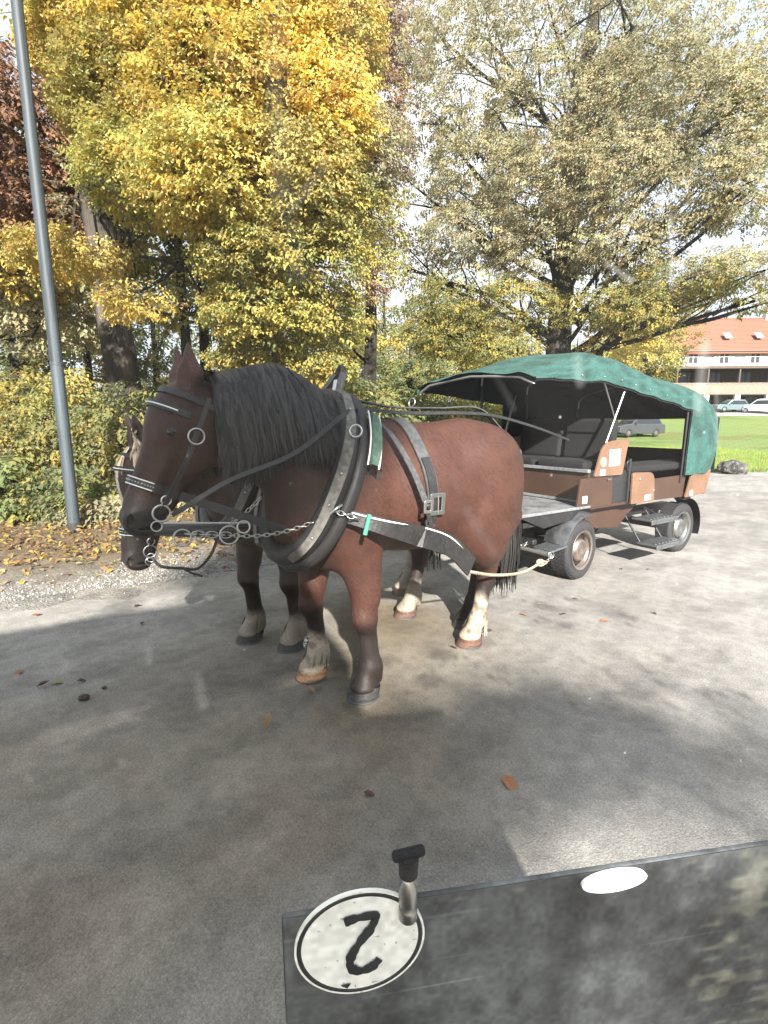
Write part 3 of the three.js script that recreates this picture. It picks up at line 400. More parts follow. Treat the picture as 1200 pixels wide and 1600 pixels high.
scatter('grass', 'short green grass of the lawn', 'grass', blade, M({ roughness: 0.9, side: THREE.DoubleSide }), 14000, 94, (r, o) => { const x = 6 + r() * 14, z = -16.9 - Math.pow(r(), 1.8) * 14; if (z > edgeZ(x) - 0.05) return null; o.position.set(x, hill(x, z) + 0.01, z); o.rotation.set(0, r() * 6.28, 0); o.scale.setScalar(0.8 + 0.8 * r()); const k = 0.7 + 0.5 * r(), d = r() < 0.25 ? 1 : 0; return [0.15 * k + 0.13 * d, 0.25 * k, 0.05]; });

// ---------------------------------------------------------------- bodies: tapered capsules joined by a smooth minimum, meshed on a grid
function rc(a, b, ra, rb, k = 0.06, zs = 1) { return { t: 0, ax: a[0], ay: a[1], az: a[2], bx: b[0] - a[0], by: b[1] - a[1], bz: (b[2] - a[2]), ra, rb, k, zs }; }
function el(c, r, k = 0.08, ang = 0) { return { t: 1, c, r, k, ca: Math.cos(ang), sa: Math.sin(ang) }; }
function cut(c, r, k = 0.015) { return { t: 1, c, r, k, ca: 1, sa: 0, neg: true }; }
function primD(p, x, y, z) {
  if (p.t === 0) {
    const px = x - p.ax, py = y - p.ay, pz = (z - p.az) / p.zs, bz = p.bz / p.zs, bb = p.bx * p.bx + p.by * p.by + bz * bz;
    let h = bb > 0 ? (px * p.bx + py * p.by + pz * bz) / bb : 0; h = h < 0 ? 0 : h > 1 ? 1 : h;
    const dx = px - p.bx * h, dy = py - p.by * h, dz = pz - bz * h; return (Math.sqrt(dx * dx + dy * dy + dz * dz) - (p.ra + (p.rb - p.ra) * h)) * Math.min(1, p.zs);
  }
  let X = x - p.c[0], Y = y - p.c[1]; const Z = (z - p.c[2]) / p.r[2]; const xx = (X * p.ca + Y * p.sa) / p.r[0], yy = (-X * p.sa + Y * p.ca) / p.r[1];
  const k0 = Math.sqrt(xx * xx + yy * yy + Z * Z), k1 = Math.sqrt((xx / p.r[0]) ** 2 + (yy / p.r[1]) ** 2 + (Z / p.r[2]) ** 2); return k1 > 1e-6 ? k0 * (k0 - 1) / k1 : -Math.min(...p.r);
}
function field(prims0) {
  const F = (x, y, z, prims = prims0) => { let d = 1e3; for (const p of prims) { const e = primD(p, x, y, z); if (p.neg) { const k = p.k, n = -e, h = Math.max(k - Math.abs(d - n), 0) / k; d = Math.max(d, n) + h * h * k * 0.25; } else { const k = p.k, h = Math.max(k - Math.abs(d - e), 0) / k; d = Math.min(d, e) - h * h * k * 0.25; } } return d; };
  F.near = (x, y, z, R) => { let m = 1e3; const ds = prims0.map(p => { const e = primD(p, x, y, z); if (!p.neg && e < m) m = e; return e; }); return prims0.filter((p, i) => ds[i] < Math.max(m, 0) + 2.4 * R + 0.2); };
  return F;
}
function surface(f, near, lo, hi, cell) { // surface nets
  const n = [0, 1, 2].map(i => Math.ceil((hi[i] - lo[i]) / cell) + 1), [nx, ny, nz] = n, val = new Float32Array(nx * ny * nz), at3 = (i, j, k) => (k * ny + j) * nx + i, B = 6;
  for (let k0 = 0; k0 < nz; k0 += B) for (let j0 = 0; j0 < ny; j0 += B) for (let i0 = 0; i0 < nx; i0 += B) {
    const X = lo[0] + (i0 + B / 2) * cell, Y = lo[1] + (j0 + B / 2) * cell, Z = lo[2] + (k0 + B / 2) * cell, c = f(X, Y, Z), far = Math.abs(c) > B * cell * 1.5, sub = far ? null : near(X, Y, Z, B * cell * 0.87);
    for (let k = k0; k < Math.min(nz, k0 + B); k++) for (let j = j0; j < Math.min(ny, j0 + B); j++) for (let i = i0; i < Math.min(nx, i0 + B); i++) val[at3(i, j, k)] = far ? c : f(lo[0] + i * cell, lo[1] + j * cell, lo[2] + k * cell, sub);
  }
  const id = new Int32Array(nx * ny * nz).fill(-1), pos = [], idx = [];
  for (let k = 0; k < nz - 1; k++) for (let j = 0; j < ny - 1; j++) for (let i = 0; i < nx - 1; i++) {
    let s = 0, sx = 0, sy = 0, sz = 0, m = 0; const v = []; for (let q = 0; q < 8; q++) { const w = val[at3(i + (q & 1), j + ((q >> 1) & 1), k + (q >> 2))]; v.push(w); if (w < 0) m++; }
    if (m === 0 || m === 8) continue;
    for (let q = 0; q < 8; q++) for (const b of [1, 2, 4]) if (!(q & b)) { const a = v[q], c = v[q | b]; if ((a < 0) !== (c < 0)) { const t = a / (a - c); sx += (q & 1) + (b === 1 ? t : 0); sy += ((q >> 1) & 1) + (b === 2 ? t : 0); sz += (q >> 2) + (b === 4 ? t : 0); s++; } }
    id[at3(i, j, k)] = pos.length / 3; pos.push(lo[0] + (i + sx / s) * cell, lo[1] + (j + sy / s) * cell, lo[2] + (k + sz / s) * cell);
  }
  for (let k = 1; k < nz - 1; k++) for (let j = 1; j < ny - 1; j++) for (let i = 1; i < nx - 1; i++) {
    const a = val[at3(i, j, k)] < 0;
    const quad = (p, q, r2, s2, fl) => { if (p < 0 || q < 0 || r2 < 0 || s2 < 0) return; fl ? idx.push(p, q, r2, p, r2, s2) : idx.push(p, r2, q, p, s2, r2); };
    if (a !== val[at3(i + 1, j, k)] < 0) quad(id[at3(i, j - 1, k - 1)], id[at3(i, j, k - 1)], id[at3(i, j, k)], id[at3(i, j - 1, k)], a);
    if (a !== val[at3(i, j + 1, k)] < 0) quad(id[at3(i - 1, j, k - 1)], id[at3(i - 1, j, k)], id[at3(i, j, k)], id[at3(i, j, k - 1)], a);
    if (a !== val[at3(i, j, k + 1)] < 0) quad(id[at3(i - 1, j - 1, k)], id[at3(i, j - 1, k)], id[at3(i, j, k)], id[at3(i - 1, j, k)], a);
  }
  const g = new THREE.BufferGeometry(); g.setAttribute('position', new THREE.Float32BufferAttribute(pos, 3)); g.setIndex(idx); g.computeVertexNormals(); return g;
}
const coatMap = tex(512, (u, v) => { const g = 0.93 + 0.34 * (gt2(u, v, 60, 420, 51) - 0.5) + 0.18 * (gt2(u, v, 24, 150, 52) - 0.5) + 0.12 * (gt(u, v, 7, 53) - 0.5); return [g, g, g]; }), coatBump = tex(512, (u, v) => { const g = 0.6 * gt2(u, v, 60, 420, 54) + 0.4 * gt2(u, v, 24, 150, 55); return [g, g, g]; }, false);
// ---------------------------------------------------------------- a heavy horse; local x forward, y up, z to its right
function horse(o) {
  const { poll, headDir, legs } = o; const P_ = [];
  P_.push(el([-0.58, 1.18, 0], [0.68, 0.385, 0.35], 0.1), el([0.0, 1.18, 0], [0.36, 0.43, 0.30], 0.12));
  for (const s of [-1, 1]) P_.push(el([0.05, 1.20, s * 0.17], [0.22, 0.38, 0.15], 0.1, -0.35), el([-1.09, 1.17, s * 0.165], [0.34, 0.395, 0.175], 0.12, 0.1), el([-0.92, 0.93, s * 0.2], [0.15, 0.18, 0.12], 0.1));
  for (const s of [-1, 1]) P_.push(cut([-0.86, 1.22, s * 0.44], [0.05, 0.2, 0.07], 0.12), cut([-1.27, 1.0, s * 0.37], [0.03, 0.24, 0.05], 0.09), cut([-0.22, 1.02, s * 0.42], [0.04, 0.2, 0.06], 0.10));
  P_.push(rc([0.0, 1.50, 0], [-0.40, 1.47, 0], 0.13, 0.13, 0.12), rc([-0.35, 1.42, 0], [-0.95, 1.43, 0], 0.16, 0.18, 0.12), el([-1.08, 1.31, 0], [0.43, 0.305, 0.32], 0.12, -0.05), el([-1.27, 1.24, 0], [0.2, 0.22, 0.2], 0.1), el([0.24, 1.12, 0], [0.15, 0.22, 0.24], 0.1));
  const nb = [0.06, 1.36, 0], nm = o.neck, pl = poll;
  P_.push(rc(nb, nm, 0.31, 0.235, 0.12, 0.72), rc(nm, [pl[0] - 0.03, pl[1] - 0.13, 0], 0.235, 0.15, 0.1, 0.68), rc([nb[0] - 0.02, nb[1] + 0.2, 0], [nm[0] - 0.02, nm[1] + 0.19, 0], 0.09, 0.07, 0.09), rc([nm[0] - 0.02, nm[1] + 0.19, 0], [pl[0] - 0.05, pl[1] - 0.05, 0], 0.07, 0.06, 0.09));
  for (const l of legs) {
    const { x, z, hind } = l, s = Math.sign(z || l.side), side = l.side;
    if (!hind) {
      const kx = x + (l.knee ?? 0.0); P_.push(rc([0.02, 1.06, side * 0.17], [kx - 0.01, 0.62, z * 0.97], 0.145, 0.082, 0.08), rc([-0.05, 0.98, side * 0.17], [kx - 0.03, 0.76, z], 0.10, 0.065, 0.06), rc([kx - 0.01, 0.66, z * 0.97], [kx, 0.5, z], 0.078, 0.066, 0.04), el([kx + 0.012, 0.505, z], [0.068, 0.078, 0.066], 0.04), rc([kx - 0.005, 0.47, z], [x - 0.035, 0.20, z], 0.051, 0.048, 0.05), rc([kx - 0.035, 0.45, z], [x - 0.065, 0.21, z], 0.03, 0.032, 0.03), el([x - 0.04, 0.185, z], [0.062, 0.062, 0.06], 0.04), rc([x - 0.03, 0.17, z], [x + 0.015, 0.085, z], 0.052, 0.062, 0.03), el([x - 0.075, 0.14, z], [0.04, 0.085, 0.045], 0.04, -0.2), el([x + 0.015, 0.075, z], [0.082, 0.035, 0.078], 0.03));
    } else {
      const hx = x - 0.15; P_.push(rc([-1.12, 1.06, side * 0.19], [-1.10, 0.80, side * 0.19], 0.24, 0.17, 0.1, 0.7), rc([-1.10, 0.86, side * 0.19], [hx - 0.0, 0.56, z], 0.165, 0.078, 0.08, 0.8), rc([-1.36, 0.95, side * 0.17], [hx - 0.04, 0.60, z], 0.1, 0.04, 0.06), el([hx, 0.53, z], [0.072, 0.09, 0.058], 0.04), rc([hx - 0.055, 0.60, z], [hx - 0.04, 0.5, z], 0.04, 0.035, 0.03), rc([hx + 0.01, 0.48, z], [x - 0.075, 0.2, z], 0.056, 0.051, 0.05), el([x - 0.075, 0.18, z], [0.064, 0.064, 0.062], 0.04), rc([x - 0.065, 0.165, z], [x + 0.0, 0.085, z], 0.054, 0.064, 0.03), el([x - 0.11, 0.14, z], [0.04, 0.085, 0.045], 0.04, -0.2), el([x + 0.01, 0.075, z], [0.082, 0.035, 0.078], 0.03));
    }
  }
  // head: a down the face, p out of the forehead
  const [ux, uy] = headDir, fx = -uy, fy = ux, HL = o.headLen ?? 1, HP = (a, p, z) => [pl[0] + ux * a * HL + fx * p, pl[1] + uy * a * HL + fy * p, z], an = Math.atan2(uy, ux), Hd = [];
  Hd.push(el(HP(0.14, -0.03, 0), [0.18, 0.125, 0.105], 0.05, an), el(HP(0.08, -0.09, 0), [0.15, 0.14, 0.09], 0.06, an), rc(HP(0.15, -0.01, 0), HP(0.52, 0.0, 0), 0.098, 0.072, 0.05, 0.86), rc(HP(0.3, -0.13, 0), HP(0.6, -0.075, 0), 0.055, 0.042, 0.05, 0.8), el(HP(0.6, -0.012, 0), [0.10, 0.078, 0.07], 0.05, an), el(HP(0.665, -0.03, 0), [0.045, 0.06, 0.06], 0.04, an), el(HP(0.645, -0.075, 0), [0.05, 0.032, 0.042], 0.02, an));
  for (const s of [-1, 1]) {
    Hd.push(el(HP(0.23, -0.10, s * 0.045), [0.145, 0.125, 0.055], 0.05, an), el(HP(0.19, 0.03, s * 0.078), [0.062, 0.034, 0.032], 0.03, an), el(HP(0.22, 0.0, s * 0.088), [0.04, 0.03, 0.02], 0.02, an), rc(HP(0.28, -0.02, s * 0.075), HP(0.46, -0.015, s * 0.05), 0.022, 0.014, 0.03), el(HP(0.63, 0.028, s * 0.042), [0.045, 0.03, 0.026], 0.025, an + 0.3));
    Hd.push(cut(HP(0.648, 0.03, s * 0.072), [0.014, 0.026, 0.03], 0.012));
    const e0 = HP(0.02, -0.01, s * 0.06), e1 = HP(-0.09, 0.02, s * 0.08), e2 = HP(-0.215, 0.075, s * 0.09); Hd.push(rc(e0, e1, 0.04, 0.054, 0.03), rc(e1, e2, 0.054, 0.006, 0.02), cut([e1[0] + fx * 0.035 + ux * 0.02, e1[1] + fy * 0.035 + uy * 0.02, e1[2] + s * 0.018], [0.04, 0.085, 0.03], 0.02));
    Hd.push(cut(HP(0.655, -0.058, s * 0.05), [0.05, 0.006, 0.03], 0.012));
  }
  const bf = field(P_), hf = field(Hd), full = (x, y, z, sub) => { const a = bf(x, y, z, sub?.[0]), b = hf(x, y, z, sub?.[1]), k = 0.07, h = Math.max(k - Math.abs(a - b), 0) / k; return Math.min(a, b) - h * h * k * 0.25; };
  const near = (x, y, z, R) => [bf.near(x, y, z, R), hf.near(x, y, z, R)]; const inHead = (x, y, z) => { const a = (x - pl[0]) * ux + (y - pl[1]) * uy; return a; };
  const body = surface((x, y, z, sub) => Math.max(full(x, y, z, sub), inHead(x, y, z) - 0.10 - 10 * Math.max(0, -(((x - pl[0]) * fx + (y - pl[1]) * fy) + 0.34))), near, [-1.75, 0.02, -0.48], [pl[0] + 0.3, pl[1] + 0.2, 0.48], 0.0135);
  const corners = [HP(-0.24, 0.2, 0), HP(-0.24, -0.3, 0), HP(0.76, 0.16, 0), HP(0.76, -0.2, 0)], mn = i => Math.min(...corners.map(c => c[i])), mx = i => Math.max(...corners.map(c => c[i]));
  const head = surface((x, y, z, sub) => Math.max(full(x, y, z, sub), 0.07 - inHead(x, y, z) - 10 * Math.max(0, Math.min(1, 4 * ((x - pl[0]) * fx + (y - pl[1]) * fy + 0.06)))), near, [mn(0), mn(1), -0.17], [mx(0), mx(1), 0.17], 0.0062);
  const all = merge([body, head]), p = all.attributes.position, nrm = all.attributes.normal, col = new Float32Array(p.count * 3), uv = new Float32Array(p.count * 2);
  for (let i = 0; i < p.count; i++) {
    const x = p.getX(i), y = p.getY(i), z = p.getZ(i), a = inHead(x, y, z), fp = (x - pl[0]) * fx + (y - pl[1]) * fy;
    uv[2 * i] = 1.7 * (x * 0.8 + y * 0.6) + 0.4 * z; uv[2 * i + 1] = 1.7 * (y * 0.8 - x * 0.6) + 0.9 * Math.abs(z);
    const c = o.coat({ x, y, z, a, p: fp, n: fbm(x * 5 + 9, y * 5, z * 5 + 3), n2: fbm(x * 26, y * 26, z * 26, 2), legs }); col.set(c, i * 3);
  }
  all.setAttribute('color', new THREE.BufferAttribute(col, 3)); all.setAttribute('uv', new THREE.BufferAttribute(uv, 2));
  const t = thing(o.name, o.label, 'horse', o.pos, o.turn);
  part('body', all, P({ vertexColors: true, roughness: 0.55, sheen: 0.08, sheenRoughness: 0.45, sheenColor: lin(0.4, 0.36, 0.34), specularIntensity: 0.6, map: coatMap, bumpMap: coatBump, bumpScale: 0.0016 }), t);
  const shine = M({ color: lin(0.012, 0.008, 0.006), roughness: 0.08 });
  for (const s of [-1, 1]) { const c = HP(0.2, 0.014, s * 0.0895), g = new THREE.SphereGeometry(0.034, 18, 14); g.translate(...c); part('eye', g, shine, t); }
  for (const l of legs) {
    const c = l.hoof, g = grid(26, 6, (u, v) => { const a = u * Math.PI * 2, front = Math.max(0, Math.cos(a)), r = 0.079 + 0.020 * (1 - v) * (0.5 + 0.7 * front) - 0.004 * Math.sin(v * 14) * 0.3, yy = 0.092 * v * (0.62 + 0.38 * (0.5 + 0.5 * Math.cos(a))); return [l.x + 0.015 + (l.hind ? 0 : 0) + Math.cos(a) * r * 1.04 - v * 0.028, 0.006 + yy, l.z + Math.sin(a) * r * 0.95]; });
    part('hoof', g, M({ color: lin(...c), roughness: 0.55, map: grainMap, bumpMap: fineBump, bumpScale: 0.004 }), t);
    const sh = new THREE.TorusGeometry(0.088, 0.009, 6, 22, Math.PI * 1.6); sh.rotateZ(-Math.PI * 0.8); sh.rotateX(Math.PI / 2); sh.scale(1.05, 0.9, 1); sh.translate(l.x + 0.018, 0.011, l.z); part('horseshoe', sh, MT.leatherGrey, t);
  }
  // hair: flat tapering locks that lie on the coat
  function lock(pts, nr, w) { const n = pts.length, pos = [], idx = []; for (let i = 0; i < n; i++) { const tt = pts[Math.min(n - 1, i + 1)].clone().sub(pts[Math.max(0, i - 1)]).normalize(), b = tt.clone().cross(nr[i]).normalize(), ww = w * (i === n - 1 ? 0.08 : 1 - 0.5 * i / n) / 2; for (const s of [-1, 0, 1]) { const q = pts[i].clone().addScaledVector(b, s * ww).addScaledVector(nr[i], s ? 0 : w * 0.22); pos.push(q.x, q.y, q.z); } if (i) for (const k of [0, 1]) { const a = (i - 1) * 3 + k; idx.push(a, a + 1, a + 3, a + 1, a + 4, a + 3); } }
    const g = new THREE.BufferGeometry(); g.setAttribute('position', new THREE.Float32BufferAttribute(pos, 3)); g.setIndex(idx); g.computeVertexNormals(); return g; }
  const grad = (v) => { const e = 0.01, d = full(v.x, v.y, v.z); return V(full(v.x + e, v.y, v.z) - d, full(v.x, v.y + e, v.z) - d, full(v.x, v.y, v.z + e) - d).normalize(); };
  function settle(v, off) { for (let k = 0; k < 4; k++) { const d = full(v.x, v.y, v.z); if (d >= off) break; v.addScaledVector(grad(v), off - d); } return v; }
  const r = rng(o.seed), locks = [];
  for (let i = 0; i < o.maneN; i++) {
    const t0 = Math.pow(r(), 0.9) * (o.maneTop ?? 1), crest = t0 < 0.45 ? V(nb[0] - 0.02, nb[1] + 0.27, 0).lerp(V(nm[0] - 0.02, nm[1] + 0.25, 0), t0 / 0.45) : V(nm[0] - 0.02, nm[1] + 0.25, 0).lerp(V(pl[0] - 0.03, pl[1] + 0.0, 0), (t0 - 0.45) / 0.55);
    const side = r() < (o.maneLeft ?? 0.85) ? -1 : 1, len = (o.maneLen ?? 0.5) * (0.55 + 0.6 * r()), n = 10, pts = [], nr = [], ph = r() * 6.28, am = 0.006 + 0.012 * r(), layer = 0.006 + 0.03 * r(), drift = (r() - 0.5) * 0.5 + (o.maneDrift ?? 0);
    let q = crest.clone(); q.z = side * 0.01 * r(); settle(q, layer);
    for (let k = 0; k < n; k++) { const tt = k / (n - 1); q = q.clone(); if (k) { q.add(V(drift * 0.35 * len / n + am * Math.sin(tt * 11 + ph), -len / n * (k < 2 ? 0.5 : 1), side * (k < 3 ? 0.055 : 0.004) )); settle(q, layer + 0.006 * Math.sin(tt * 9 + ph)); } pts.push(q); const gr = grad(q); nr.push(k < 2 ? gr.lerp(V(0, 0.4, side), 0.3).normalize() : gr); }
    locks.push(lock(pts, nr, 0.012 + 0.016 * r()));
  }
  for (let i = 0; i < (o.forelock ?? 0); i++) { const q0 = V(...HP(-0.02, 0.06, (r() - 0.5) * 0.07)), pts = [], nr = []; let q = settle(q0, 0.008); const dx = (r() - 0.5) * 0.08; for (let k = 0; k < 7; k++) { if (k) { q = q.clone().add(V(ux * 0.03, uy * 0.03, dx / 6)); settle(q, 0.007); } pts.push(q); nr.push(grad(q)); } locks.push(lock(pts, nr, 0.016)); }
  for (let g = 0; g < 3; g++) part('mane', locks.filter((_, i) => i % 3 === g), M({ color: lin(...o.maneCol.map(v => v * [0.7, 1.2, 2.4][g])), roughness: [0.7, 0.55, 0.5][g], side: THREE.DoubleSide, map: grainMap }), t);
  const tail = [];
  for (let i = 0; i < 230; i++) { const ph = r() * 6.28, rr = Math.sqrt(r()) * 0.055, L = 0.75 + 0.4 * r(), pts = [], nr = []; for (let k = 0; k < 10; k++) { const tt = k / 9, sp = 1 + 1.1 * Math.sin(Math.min(1, tt * 1.2) * 2.2); pts.push(V(-1.41 - 0.12 * Math.sin(Math.min(1, tt * 3) * 1.57) + Math.cos(ph) * rr * sp * (0.5 + tt) - 0.02 * tt, 1.40 + 0.02 * Math.sin(tt * 8) - L * tt, Math.sin(ph) * rr * sp + 0.01 * Math.sin(tt * 9 + ph))); nr.push(V(Math.cos(ph), 0.1, Math.sin(ph)).normalize()); } tail.push(lock(pts, nr, 0.022)); }
  part('tail', tail, M({ color: lin(...o.tailCol), roughness: 0.55, side: THREE.DoubleSide, map: grainMap }), t);
  const fe = []; // long hair round the fetlocks
  for (const l of legs) if (l.feather) for (let i = 0; i < 46; i++) { const a = Math.PI * (0.25 + 1.5 * r()), fx2 = l.x - (l.hind ? 0.075 : 0.04), pts = [], nr = []; for (let k = 0; k < 6; k++) { const tt = k / 5; pts.push(V(fx2 + Math.cos(a) * (0.064 + 0.03 * tt) + 0.035 * tt, 0.215 - 0.135 * tt * (0.7 + 0.4 * r()), l.z + Math.sin(a) * (0.06 + 0.028 * tt))); nr.push(V(Math.cos(a), 0.2, Math.sin(a)).normalize()); } fe.push(lock(pts, nr, 0.012)); }
  if (fe.length) part('feather', fe, M({ color: lin(...o.featherCol), roughness: 0.8, side: THREE.DoubleSide, map: grainMap }), t);
  return { t, f: full, HP, settle, grad, ux, uy, fx, fy, pos: o.pos, turn: o.turn };
}
const mixc = (a, b, t) => a.map((v, i) => v + (b[i] - v) * t);
const HT = Math.atan2(-0.613, -0.79);
const nearHorse = horse({
  name: 'horse', label: 'heavy bay horse with long black mane and reddish rump', pos: [-0.28, 0, -2.86], turn: HT, seed: 5,
  poll: [0.82, 1.735, 0], headDir: [0.40, -0.9165], headLen: 0.95, neck: [0.40, 1.56, 0], maneN: 2200, maneLen: 0.56, maneDrift: -0.12, maneTop: 0.9, maneCol: [0.011, 0.010, 0.010], tailCol: [0.014, 0.012, 0.011], featherCol: [0.42, 0.36, 0.27],
  legs: [{ x: -0.06, z: -0.2, side: -1, hoof: [0.045, 0.042, 0.04], sock: 0 }, { x: 0.07, z: 0.19, side: 1, hoof: [0.34, 0.19, 0.095], sock: 0.27, feather: true }, { x: -1.09, z: -0.09, side: -1, hind: true, hoof: [0.15, 0.075, 0.05], sock: 0.36, feather: true }, { x: -1.32, z: 0.17, side: 1, hind: true, hoof: [0.06, 0.05, 0.045], sock: 0.0 }],
  coat: ({ x, y, z, a: a0, p, n, n2, legs }) => {
    const a = p > -0.27 && a0 > -0.3 ? a0 : -1;   // along the face on the head, none elsewhere
    const k = 0.8 + 0.4 * n; let c = mixc([0.064 * k, 0.027 * k, 0.018 * k], [0.05, 0.021, 0.0145], 0.35 * sstep(0.3, 0.75, n2));
    c = mixc(c, [0.024, 0.014, 0.012], (a < 0.1 ? 0.62 : 0.42) * sstep(0.05, 0.45, x + 0.2 * (n - 0.5)) * sstep(0.85, 1.1, y));       // coat set darker over forehand and face
    if (a > 0.42) c = mixc(c, [0.020, 0.017, 0.016], sstep(0.45, 0.58, a + 0.1 * (n - 0.5)));
    if (a > -0.2 && a < 0.03 && p > 0.0 && y > 1.75) c = mixc(c, [0.12, 0.055, 0.04], 0.5);
    if (y < 0.82 && a < 0.1) if (y < 0.9 && y > 0.45 && a < 0.1 && x > -0.3) c = mixc(c, [0.06, 0.026, 0.018], 0.6 * sstep(0.92, 0.78, y)); c = mixc(c, [0.020, 0.014, 0.012], sstep(0.58, 0.42, y + 0.12 * (n - 0.5)));
    for (const l of legs) if (y < 0.6 && Math.hypot(x - l.x + (l.hind ? 0.07 : 0), z - l.z) < 0.2 && l.sock) c = mixc(c, mixc([0.40 * k, 0.34 * k, 0.26 * k], [0.16, 0.125, 0.09], sstep(0.45, 0.75, n2)), sstep(l.sock + 0.05, l.sock - 0.03, y + 0.16 * (n - 0.5) + (l.hind ? 0.5 * Math.max(0, l.x - 0.06 - x) : 0.3 * (l.x - x - 0.03))));
    return c;
  },
});
const farHorse = horse({
  name: 'horse', label: 'dark brown horse with white blaze and lowered head beside the bay', pos: [-0.84, 0, -3.46], turn: HT, seed: 15,
  poll: [0.77, 1.43, 0], headDir: [0.14, -0.990], neck: [0.40, 1.42, 0], maneN: 200, maneLen: 0.4, maneCol: [0.42, 0.34, 0.23], tailCol: [0.03, 0.022, 0.018], featherCol: [0.27, 0.235, 0.185], forelock: 14,
  legs: [{ x: -0.1, z: -0.17, side: -1, hoof: [0.035, 0.033, 0.033], sock: 0.22, feather: true }, { x: 0.08, z: 0.15, side: 1, hoof: [0.035, 0.033, 0.033], sock: 0.2, feather: true }, { x: -1.15, z: -0.2, side: -1, hind: true, hoof: [0.13, 0.07, 0.05], sock: 0.3 }, { x: -1.5, z: 0.26, side: 1, hind: true, hoof: [0.16, 0.085, 0.06], sock: 0.42, feather: true }],
  coat: ({ x, y, z, a: a0, p, n, legs }) => {
    const a = p > -0.27 && a0 > -0.3 ? a0 : -1;
    const k = 0.8 + 0.4 * n; let c = [0.05 * k, 0.026 * k, 0.018 * k];
    if (y < 0.7 && a < 0.1) c = mixc(c, [0.022, 0.016, 0.014], 0.8);
    if (a > 0.02 && a < 0.5 && p > 0.02 && Math.abs(z) < 0.026 + 0.012 * n) c = [0.62, 0.58, 0.52];
    if (a > 0.42) c = mixc(c, [0.025, 0.02, 0.019], sstep(0.45, 0.58, a));
    for (const l of legs) if (y < 0.6 && Math.hypot(x - l.x + (l.hind ? 0.07 : 0), z - l.z) < 0.2) c = mixc(c, [0.27 * k, 0.235 * k, 0.185 * k], sstep(l.sock + 0.06, l.sock - 0.05, y + 0.14 * (n - 0.5)));
    return c;
  },
});
// ---------------------------------------------------------------- harness, built in the frame of the horse that wears it
function gear(h, name, label, category, group) { return thing(name, label, category, h.pos, h.turn, group); }
function onBody(h, o, dir, off) { // from outside inwards to the coat
  const d = dir.clone().normalize(); let t = 1.0; for (let i = 0; i < 60; i++) { const q = o.clone().addScaledVector(d, t), s = h.f(q.x, q.y, q.z) - off; if (s < 0.001) break; t -= s * 0.8; if (t < 0.02) break; } return o.clone().addScaledVector(d, t);
}
function girth(h, c, up, a0, a1, n, off) { const pts = [], nr = []; for (let i = 0; i <= n; i++) { const a = a0 + (a1 - a0) * i / n, d = up.clone().multiplyScalar(Math.cos(a)).add(V(0, 0, -Math.sin(a))); const q = onBody(h, c, d, off); pts.push(q); nr.push(d); } return { pts, nr }; }
function lay(h, path, off, n = 24) { const c = new THREE.CatmullRomCurve3(path.map(p => V(...p)), false, 'centripetal'), pts = c.getPoints(n).map(q => h.settle(q, off)), nr = pts.map(q => { const g = h.grad(q); return g; }); return { pts, nr }; }
function chainGeo(a, b, n, sag, r = 0.012, w = 0.0028) { const l = []; for (let i = 0; i < n; i++) { const t = (i + 0.5) / n, q = a.clone().lerp(b, t); q.y -= sag * 4 * t * (1 - t); const g = new THREE.TorusGeometry(r, w, 5, 10); g.scale(1.35, 0.8, 1); g.rotateX(i % 2 ? Math.PI / 2 : 0); const d = b.clone().sub(a); d.y -= sag * 4 * (1 - 2 * t); g.applyQuaternion(new THREE.Quaternion().setFromUnitVectors(V(1, 0, 0), d.normalize())); g.translate(q.x, q.y, q.z); l.push(g); } return l; }
function ringGeo(q, r, w, n) { const g = new THREE.TorusGeometry(r, w, 6, 20); g.applyQuaternion(new THREE.Quaternion().setFromUnitVectors(V(0, 0, 1), n.clone().normalize())); g.translate(q.x, q.y, q.z); return g; }
function frameGeo(q, nrm, up, w, h2, th) { // rectangular buckle
  const s = new THREE.Shape(); const rr = 0.012; const R = (S, W, H, r) => { S.moveTo(-W + r, -H); S.lineTo(W - r, -H); S.quadraticCurveTo(W, -H, W, -H + r); S.lineTo(W, H - r); S.quadraticCurveTo(W, H, W - r, H); S.lineTo(-W + r, H); S.quadraticCurveTo(-W, H, -W, H - r); S.lineTo(-W, -H + r); S.quadraticCurveTo(-W, -H, -W + r, -H); };
  R(s, w / 2, h2 / 2, rr); const ho = new THREE.Path(); R(ho, w / 2 - th, h2 / 2 - th, rr * 0.5); s.holes.push(ho);
  const g = new THREE.ExtrudeGeometry(s, { depth: 0.006, bevelEnabled: true, bevelSize: 0.003, bevelThickness: 0.003, bevelSegments: 2 }); const N = nrm.clone().normalize(), U = up.clone().addScaledVector(N, -up.dot(N)).normalize(), X = U.clone().cross(N); g.applyMatrix4(new THREE.Matrix4().makeBasis(X, U, N)); g.translate(q.x, q.y, q.z); return g;
}
